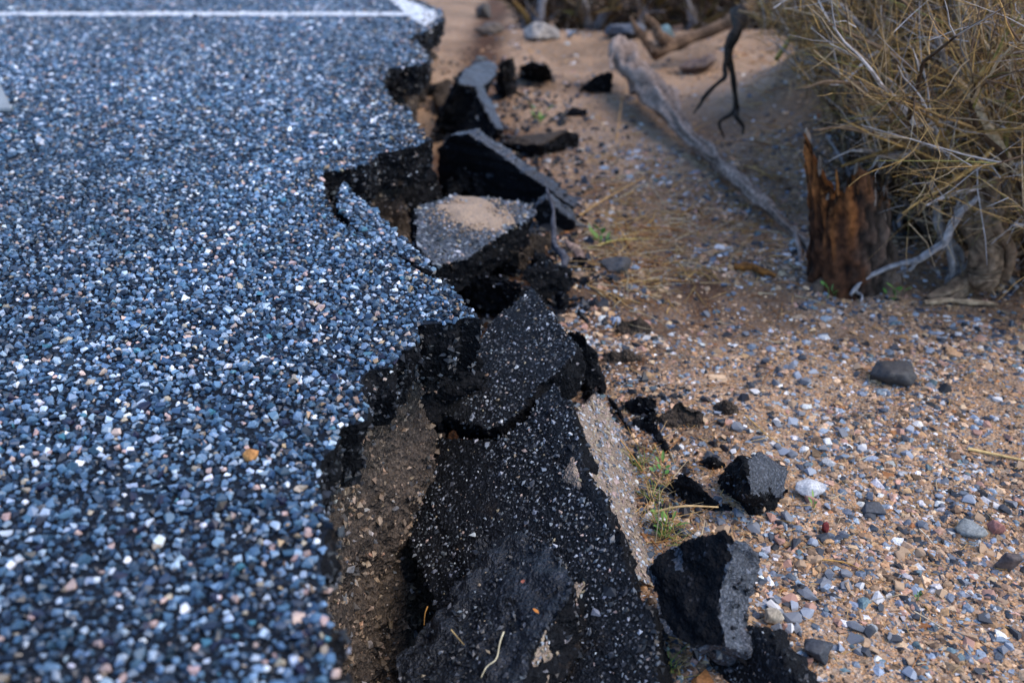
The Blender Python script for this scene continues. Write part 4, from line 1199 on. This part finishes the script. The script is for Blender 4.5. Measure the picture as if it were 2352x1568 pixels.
def shrub(name, bases, height, spread, n0, n1, n2, n3, label, seed, wts=(3, 3, 3, 2, 1, 2, 2), lean=(0, 0, 0), trunks=None, tw=1.0, lo=0.22, keep=None, tint=1.0):
    r_ = np.random.default_rng(seed)
    root = empty(name, bases[0])
    B0 = np.array([bases[i % len(bases)] for i in range(n0)], float) + r_.normal(0, 0.03, (n0, 3)) * (1, 1, 0.2)
    az = r_.uniform(0, 6.28, n0)
    sp = r_.uniform(0.2, 1.0, n0) * spread
    D = np.stack([np.cos(az) * sp, np.sin(az) * sp, np.ones(n0)], 1) + np.array(lean)
    s0, q0 = grow(B0, D, height * r_.uniform(0.7, 1.15, n0), 12, r_.uniform(0.008, 0.016, n0) * tw, 0.16, 0.02, r_)
    st, tg = pick(s0, n1, r_, lo)
    s1, q1 = grow(st, tg * 0.7 + r_.normal(0, 0.6, (n1, 3)) + np.array(lean) * 0.6 + (0, 0, 0.25), height * r_.uniform(0.25, 0.6, n1), 8, r_.lognormal(math.log(0.0040), 0.45, n1) * tw, 0.13, 0.0, r_)
    st, tg = pick(np.concatenate([s1, s1], 0), n2, r_, 0.1)
    s2, q2 = grow(st, tg * 0.8 + r_.normal(0, 0.6, (n2, 3)) + (0, 0, 0.1), height * r_.uniform(0.10, 0.32, n2), 5, r_.lognormal(math.log(0.0016), 0.35, n2) * tw, 0.10, 0.01, r_)
    st, tg = pick(s2, n3, r_, 0.1)
    s3, q3 = grow(st, tg + r_.normal(0, 0.5, (n3, 3)), height * r_.uniform(0.05, 0.16, n3), 3, r_.uniform(0.0007, 0.0014, n3) * tw, 0.2, 0.03, r_)
    if keep:
        def cut(p, q):
            k = keep(p + np.array((1.0, 0, 0)) * np.abs(r_.normal(0, 0.07, (len(p), 1, 1)))).all(1)
            return p[k], q[k]
        s1, q1 = cut(s1, q1); s2, q2 = cut(s2, q2); s3, q3 = cut(s3, q3); s0, q0 = cut(s0, q0)
        n0, n1, n2, n3 = len(s0), len(s1), len(s2), len(s3)
    w_ = np.array(wts, float); w_ /= w_.sum()
    def cols(n, w2=w_):
        return np.clip(TWC[r_.choice(len(TWC), n, p=w2)] * r_.uniform(0.35, 1.35, (n, 1)) * tint, 0, 1)
    stem_w = np.array((1, 0, 0, 2, 3, 3, 0.5)); stem_w /= stem_w.sum()
    for k in range(n0):
        put('stem', tubes(s0[k:k + 1], q0[k:k + 1], cols(1, stem_w), M_WOOD, 'stem', 7), root)
    br_w = np.array((2, 1, 0.5, 3, 4, 3.5, 1)); br_w /= br_w.sum()
    tag(put('branches', tubes(s1, q1, cols(n1, br_w), M_WOOD, 'branches', 5), root), kind='stuff')
    tag(put('twigs', tubes(s2, q2, cols(n2), M_STRAW, 'twigs', 3), root), kind='stuff')
    tag(put('fine_twigs', tubes(s3, q3, cols(n3), M_STRAW, 'fine_twigs', 3), root), kind='stuff')
    for pts, rads in (trunks or []):
        put('trunk', bark_limb('trunk', pts, rads, *((BRN2, (0.32, 0.21, 0.13)) if max(rads) > 0.014 or random.random() < 0.5 else ((0.16, 0.14, 0.13), (0.36, 0.32, 0.3))), wob=0.016, ridge=0.16 if max(rads) > 0.03 else 0.25, seed=random.randrange(900), K=64, S=26 if max(rads) > 0.03 else 12, fa=4.0 if max(rads) > 0.015 else 2.2, fl=0.07), root)
    tag(root, label, 'shrub')
    return root
bA = gz(2262, 690)
tr = [([gz(2180, 694) + (0, 0, .0), gz(2225, 676) + (0, .0, .03), PY(2262, 640, bA[1]), PY(2275, 580, bA[1] + .02), PY(2270, 500, bA[1] + .05), PY(2262, 420, bA[1] + .1)], (0.012, 0.02, 0.036, 0.042, 0.034, 0.026)),
      ([gz(2130, 690) + (0, 0, .0), PY(2200, 655, bA[1] + .03), PY(2235, 590, bA[1] + .06), PY(2232, 500, bA[1] + .1), PY(2215, 400, bA[1] + .12)], (0.010, 0.018, 0.022, 0.02, 0.018)),
      ([PY(2305, 640, bA[1] + .02), PY(2312, 560, bA[1]), PY(2300, 480, bA[1] + .02), PY(2330, 380, bA[1] + .1)], (0.01, 0.017, 0.013, 0.010))]
rt = np.random.default_rng(8)
for (xa, ya), (xb, yb), (xc, yc), rr0 in (((2110, 340), (2000, 305), (1868, 296), 0.008), ((2080, 350), (1990, 345), (1905, 372), 0.007), ((2140, 330), (2060, 352), (1990, 390), 0.007), ((2200, 200), (2040, 120), (1900, 60), 0.007),
                                          ((2230, 150), (2120, 60), (2050, -20), 0.008), ((2260, 240), (2170, 140), (2140, 20), 0.009), ((2300, 260), (2250, 120), (2260, -10), 0.009), ((2150, 380), (2040, 262), (1960, 240), 0.006), ((2090, 230), (1960, 190), (1840, 200), 0.006)):
    y_ = bA[1] + 0.12
    tr.append(([PY(xa, ya, y_ + .1), PY((xa + xb) / 2, (ya + yb) / 2 + 6, y_ + .05), PY(xb, yb, y_), PY((xb + xc) / 2, (yb + yc) / 2 - 8, y_ - .02), PY(xc, yc, y_ - .03)], tuple(np.array((1, .9, .75, .55, .25)) * rr0)))
for k_ in range(11):
    x0, x1 = rt.uniform(2120, 2350), rt.uniform(2140, 2360)
    y_ = bA[1] + rt.uniform(0.0, 0.25)
    g0 = gz(x0, rt.uniform(640, 700)); g0[1] = y_; g0[2] = float(ground_z(np.array([g0[0]]), np.array([y_]))[0])
    tr.append(([g0, PY((x0 * 2 + x1) / 3 + rt.normal(0, 14), 590 + rt.normal(0, 12), y_ + .02), PY((x0 + 2 * x1) / 3 + rt.normal(0, 16), 500, y_ + .05), PY(x1 + rt.normal(0, 30), 400 + rt.normal(0, 30), y_ + .1)], tuple(np.array((0.6, 1, 0.9, 0.6)) * rt.uniform(0.005, 0.013))))
def on_ground(*xy):
    return [(x, y, float(ground_z(np.array([x]), np.array([y]))[0]) - 0.01) for x, y in xy]
shrub('shrub', on_ground((1.45, 2.6), (1.6, 2.55), (1.12, 3.45), (1.3, 3.6), (1.05, 3.75), (1.25, 3.35), (1.35, 2.85), (1.55, 2.75), (1.75, 2.85), (1.95, 2.9), (1.4, 3.1), (1.7, 3.3), (2.1, 3.2), (1.2, 3.25)), 0.95, 0.85, 40, 900, 10000, 16500,
      'large dry tan shrub with bare twisted trunk beside the stump', 101, (4.0, 2.4, 2.0, 3.2, 3.4, 4.6, 3.6), (-0.1, 0.0, 0), tr, 1.1, 0.08, lambda p: (p[..., 0] > 1.22) | (p[..., 0] > 0.16 * p[..., 1] + 0.30 + 0.75 * np.maximum(0, 0.28 - p[..., 2])))
shrub('shrub', on_ground((1.3, 4.45), (1.4, 4.2), (1.5, 4.2), (1.65, 4.3), (1.75, 4.5), (1.9, 4.3), (2.1, 4.4), (1.45, 4.5)), 0.5, 1.1, 30, 300, 2600, 2400,
      'pale dry shrub on the mound behind the hanging roots', 102, (3, 1.0, 1.2, 4, 4, 3, 2), (0.05, -0.05, -0.2), None, 1.6, 0.1, lambda p: p[..., 0] > 1.06)
shrub('shrub', on_ground(*[(0.15 + 0.11 * k, 6.5 + 0.3 * ((k * 7) % 3)) for k in range(19)]), 0.42, 1.2, 80, 700, 5200, 1500,
      'dark brown brush behind the rocks at the far sand', 103, (0.3, 0.1, 0.1, 0.2, 0.3, 9, 0.2), (0, 0, 0.3), None, 2.6, 0.02, None, 0.5)
shrub('shrub', on_ground((1.15, 2.95), (1.3, 2.85), (1.25, 3.05), (1.4, 2.95), (1.1, 3.1)), 0.3, 1.2, 24, 260, 2600, 1200,
      'low brush added and coloured dark as shade between stump and trunk', 106, (0.3, 0.1, 0.1, 0.2, 0.2, 9, 0.2), (0, 0, 0.2), None, 1.5, 0.02, None, 0.45)  # brush added here, twigs darkened to stand in for the hollow's shade
shrub('shrub', on_ground((2.4, 3.4), (2.6, 3.7), (2.3, 3.9), (2.8, 4.2), (2.5, 4.6), (3.1, 4.8)), 1.0, 0.8, 20, 280, 3000, 3400,
      'tall grey and tan dry shrub rising furthest right', 104, (3, 2, 1.6, 3, 5, 2.5, 2.5), (-0.1, -0.1, 0), None, 1.6, 0.2, lambda p: (p[..., 0] > 1.5) | (p[..., 2] > 0.3))
shrub('shrub', on_ground((2.3, 6.0), (2.7, 6.4), (3.2, 6.2), (3.8, 6.6), (4.2, 6.0)), 0.9, 1.0, 16, 200, 1800, 1400,
      'far tan brush behind the mound', 105, (3, 3, 2, 2, 2, 4, 2), (0, 0, 0), None, 2.2, 0.05)

# ================================================================== straw litter, single straws, sprouts
def straws(n, fx, fy, r_, length=(0.02, 0.08), rad=0.0009):
    px, py = np.array([fx() for _ in range(n)]), np.array([fy() for _ in range(n)])
    u, v = (px - 1176) / FPX, (py - 784) / FPX
    D = np.stack([u, CP - v * SP, -(SP + v * CP)], 1)
    z = np.full(n, -0.345)
    for _ in range(4):
        q = EYE + D * ((z - CAM_H) / D[:, 2])[:, None]
        z = ground_z(q[:, 0], q[:, 1])
    st = EYE + D * ((z - CAM_H) / D[:, 2])[:, None] + (0, 0, 0.004)
    a = np.array([random.uniform(0, 6.28) for _ in range(n)])
    cc = np.stack([np.cos(a), np.sin(a), np.array([random.uniform(-0.02, 0.14) for _ in range(n)])], 1)
    L_ = np.array([random.uniform(*length) for _ in range(n)])
    return grow(np.array(st), np.array(cc), L_, 5, np.full(n, rad) * np.random.default_rng(3).uniform(0.7, 1.6, n), 0.12, 0.02, r_)
r_ = np.random.default_rng(55)
a = straws(620, lambda: random.uniform(1330, 1850), lambda: random.gauss(480, 120), r_, (0.03, 0.14), 0.0017)
b = straws(330, lambda: random.uniform(1480, 2340), lambda: random.uniform(700, 1560), r_, (0.012, 0.045), 0.0009)
c = straws(150, lambda: random.uniform(1430, 1700), lambda: random.uniform(950, 1300), r_, (0.02, 0.07), 0.0008)
d = straws(420, lambda: random.uniform(1700, 2120), lambda: random.uniform(60, 420), r_, (0.05, 0.22), 0.0024)
e = straws(300, lambda: random.gauss(1470, 80), lambda: random.gauss(560, 70), r_, (0.05, 0.16), 0.0019)
h = straws(90, lambda: random.gauss(1500, 40), lambda: random.uniform(1020, 1260), r_, (0.03, 0.08), 0.0012)
pp_, rr_ = (np.concatenate([q[k] for q in (a, b, c, d, e, h)]) for k in (0, 1))
sc = np.array([(0.5, 0.3, 0.1), (0.42, 0.27, 0.12), (0.5, 0.4, 0.25), (0.3, 0.13, 0.04)])
lit = ob('straw_litter', tubes(pp_, rr_, sc[r_.integers(0, 4, len(pp_))] * r_.uniform(0.7, 1.15, (len(pp_), 1)), M_STRAW, 'straw_litter', 3))
tag(lit, 'thin dry straw litter strewn over the gravel', 'straw', kind='stuff')
def straw(pts, rad, label, col=(0.5, 0.33, 0.14)):
    p, r = limb(pts, np.full(len(pts), rad) * np.linspace(1, 0.5, len(pts)), 14)
    base = np.array(p[0])
    o = ob('straw', tubes([p - base], [r], [col], M_STRAW, 'straw', 6))
    o.location = tuple(base)
    tag(o, label, 'straw')
def G(px, py, h=0.006):
    return gz(px, py) + (0, 0, h)
straw([G(2222, 1036), G(2290, 1050), G(2375, 1068)], 0.0036, 'thick yellow straw reaching in at the gravel margin', (0.62, 0.42, 0.17))
straw([G(1715, 985, .01), G(1760, 1020, .02), G(1722, 1025, .012)], 0.0012, 'bent straw behind the upright grey faced chunk')
straw([P(1505, 1175, -.30), P(1570, 1162, -.28), P(1650, 1164, -.285)], 0.0026, 'pale straw lying across the low black wedge', (0.58, 0.38, 0.17))
straw([P(1505, 1245, -.33), P(1512, 1190, -.27), P(1515, 1120, -.2)], 0.0011, 'thin upright straw rising from the green sprouts', (0.5, 0.42, 0.28))
straw([P(1375, 915, -.31), P(1390, 950, -.32), P(1408, 985, -.33)], 0.0016, 'orange straw at the upper tan base slope', (0.5, 0.22, 0.05))
straw([P(1425, 1010, -.32), P(1452, 1045, -.32), P(1485, 1090, -.33)], 0.0016, 'orange straw along the tan base slope', (0.5, 0.27, 0.08))
straw([G(1712, 960), G(1762, 1005), G(1800, 1030)], 0.0018, 'slanting straw leading to the upright chunk', (0.5, 0.3, 0.1))
straw([G(1880, 1290), G(1940, 1298), G(1985, 1318)], 0.0016, 'orange straw flat on the open gravel', (0.55, 0.3, 0.08))
straw([G(2110, 1220), G(2130, 1240), G(2152, 1268)], 0.0014, 'pale straw near the flat grey pebble', (0.6, 0.5, 0.36))
straw([G(2098, 1410), G(2150, 1440), G(2195, 1468)], 0.0014, 'long pale straw low on the open gravel', (0.58, 0.46, 0.3))
straw([P(1157, 1450, -.24), P(1148, 1475, -.245), P(1140, 1512, -.25), P(1118, 1530, -.255), P(1105, 1555, -.26)], 0.0014, 'pale crooked stem lying on the rough black lump', (0.52, 0.46, 0.3))
straw([P(1036, 1445, -.235), P(1050, 1462, -.24), P(1066, 1480, -.245)], 0.0012, 'short curved stem on the rough black lump', (0.4, 0.28, 0.12))
straw([P(982, 1392, -.36), P(976, 1410, -.365), P(974, 1435, -.375)], 0.0013, 'orange blade in the gap beside the rough black lump', (0.5, 0.25, 0.06))
straw([P(1760, 1370, -.27), P(1575, 1445, -.28), P(1582, 1420, -.26)], 0.0009, 'thin bent straw on the big black chunk', (0.5, 0.35, 0.16)) if False else None
straw([P(1566, 1390, -.265), P(1580, 1410, -.27), P(1583, 1440, -.285)], 0.0011, 'thin bent straw on the big black chunk', (0.5, 0.35, 0.16))
straw([G(1415, 330, .0), G(1425, 270, .05), G(1440, 200, .12)], 0.003, 'upright orange stalk before the fallen branch', (0.5, 0.28, 0.1))
straw([G(1330, 500), G(1390, 470, .02), G(1480, 425, .03)], 0.004, 'long tan stalk beside the small tilted slab', (0.45, 0.27, 0.1))
straw([G(1350, 575), G(1420, 560, .012), G(1490, 555, .01)], 0.003, 'yellow stalk in the grassy patch beside the rubble', (0.5, 0.36, 0.1))

def leaf_mesh(L_, W_, col):
    V = [(0, 0, 0), (W_ * .5, L_ * .35, L_ * .10), (W_ * .38, L_ * .75, L_ * .16), (0, L_, L_ * .12), (-W_ * .38, L_ * .75, L_ * .16), (-W_ * .5, L_ * .35, L_ * .10), (0, L_ * .4, L_ * .04), (0, L_ * .75, L_ * .10)]
    F = [(0, 1, 6), (1, 2, 7), (1, 7, 6), (2, 3, 7), (3, 4, 7), (4, 5, 6), (4, 6, 7), (5, 0, 6)]
    return tri_mesh('leaf', V, F, M_LEAF, np.repeat([col], 8, 0), True)
LEAVES = [leaf_mesh(0.014, 0.006, (0.11, 0.22, 0.04)), leaf_mesh(0.018, 0.005, (0.15, 0.26, 0.05)), leaf_mesh(0.010, 0.006, (0.07, 0.2, 0.03))]
def sprout(px, py, n, s, label, z=None):
    b = gz(px, py) if z is None else P(px, py, z)
    root = empty('sprout', b)
    for k in range(n):
        m = random.choice(LEAVES)
        a = random.uniform(0, 6.28)
        h = random.uniform(0, 0.022) * s
        d = random.uniform(0, 0.012) * s
        o = ob('leaf', m, root)
        o.location = (math.cos(a) * d, math.sin(a) * d, h + 0.003)
        o.rotation_euler = (random.uniform(0.2, 1.1), random.gauss(0, 0.3), a - 1.57)
        sc_ = s * random.uniform(0.7, 1.2)
        o.scale = (sc_, sc_, sc_)
    st = np.array([[[0, 0, -0.004], [0.002, 0, 0.008 * s], [0.0, 0.003, 0.02 * s]]])
    ob('stem', tubes(st, [[0.0012, 0.001, 0.0006]], [(0.16, 0.26, 0.06)], M_LEAF, 'stem', 5), root)
    tag(root, label, 'sprout')
sprout(1535, 1232, 16, 1.5, 'largest bright green sprout at the foot of the tan base slope')
sprout(1518, 1205, 8, 1.1, 'small green sprout just above the largest sprout')
sprout(1612, 1488, 9, 1.4, 'green sprout under the big black chunk', -0.345)
sprout(1648, 1494, 6, 1.1, 'tiny green sprout beside the dark tilted slab piece', -0.345)
sprout(1520, 1100, 8, 1.2, 'green sprout behind the low black wedge')
sprout(1868, 1166, 6, 0.9, 'green sprig below the largest pale pebble')
sprout(2105, 1378, 5, 0.8, 'green sprig alone on the open gravel')
sprout(1900, 685, 10, 1.6, 'green sprig at the near foot of the stump')
sprout(2052, 690, 10, 1.8, 'green sprig between the stump and shrub trunk')
sprout(1240, 285, 14, 3.0, 'green tuft behind the dark soil block')
sprout(1380, 565, 12, 2.4, 'yellow green tuft in the straw beside the rubble')
def tuft(px, py, n, h, label, z=None):
    b = gz(px, py) if z is None else P(px, py, z)
    r_ = np.random.default_rng(int(px + py))
    root = empty('grass_tuft', b)
    cols_ = np.array([(0.13, 0.24, 0.04), (0.2, 0.26, 0.05), (0.42, 0.32, 0.1), (0.5, 0.33, 0.13)])
    for k in range(n):
        d = np.array([[r_.normal(0, 0.55), r_.normal(0, 0.55), 1.0]])
        p, q = grow(np.array([[r_.normal(0, 0.008), r_.normal(0, 0.008), -0.004]]), d, np.array([h * r_.uniform(0.5, 1.2)]), 5, np.array([0.0011]), 0.12, 0.10, r_)
        ob('blade', tubes(p, q, cols_[r_.integers(0, 4)][None], M_LEAF, 'blade', 3), root)
    tag(root, label, 'grass tuft')
tuft(1540, 1235, 34, 0.06, 'green and yellow grass tuft at the tan base slope above the big chunk')
tuft(1500, 1150, 22, 0.05, 'dry thin grass tuft beside the low black wedge')
tuft(1470, 1070, 22, 0.05, 'orange dry grass tuft beside the black pitted chunk')
tuft(1640, 1495, 18, 0.04, 'small grass tuft between the big chunk and the tilted slab piece', -0.35)
tuft(1540, 1535, 24, 0.05, 'dry grass tuft low beside the largest slab')
# fallen leaves on the slabs
for px, py, z, c, l in ((1202, 1335, -.23, (0.35, 0.1, 0.05), 'reddish brown leaf scrap on the rough black lump'), (1238, 1413, -.24, (0.45, 0.16, 0.02), 'orange leaf scrap on the rough black lump'),
                        (1552, 1272, -.262, (0.5, 0.12, 0.02), 'bright orange leaf scrap on the big black chunk')):
    o = ob('leaf_scrap', leaf_mesh(0.012, 0.007, c))
    o.location = tuple(P(px, py, z) + (0, 0, .004)); o.rotation_euler = (0.1, 0.2, random.uniform(0, 6))
    tag(o, l, 'leaf')
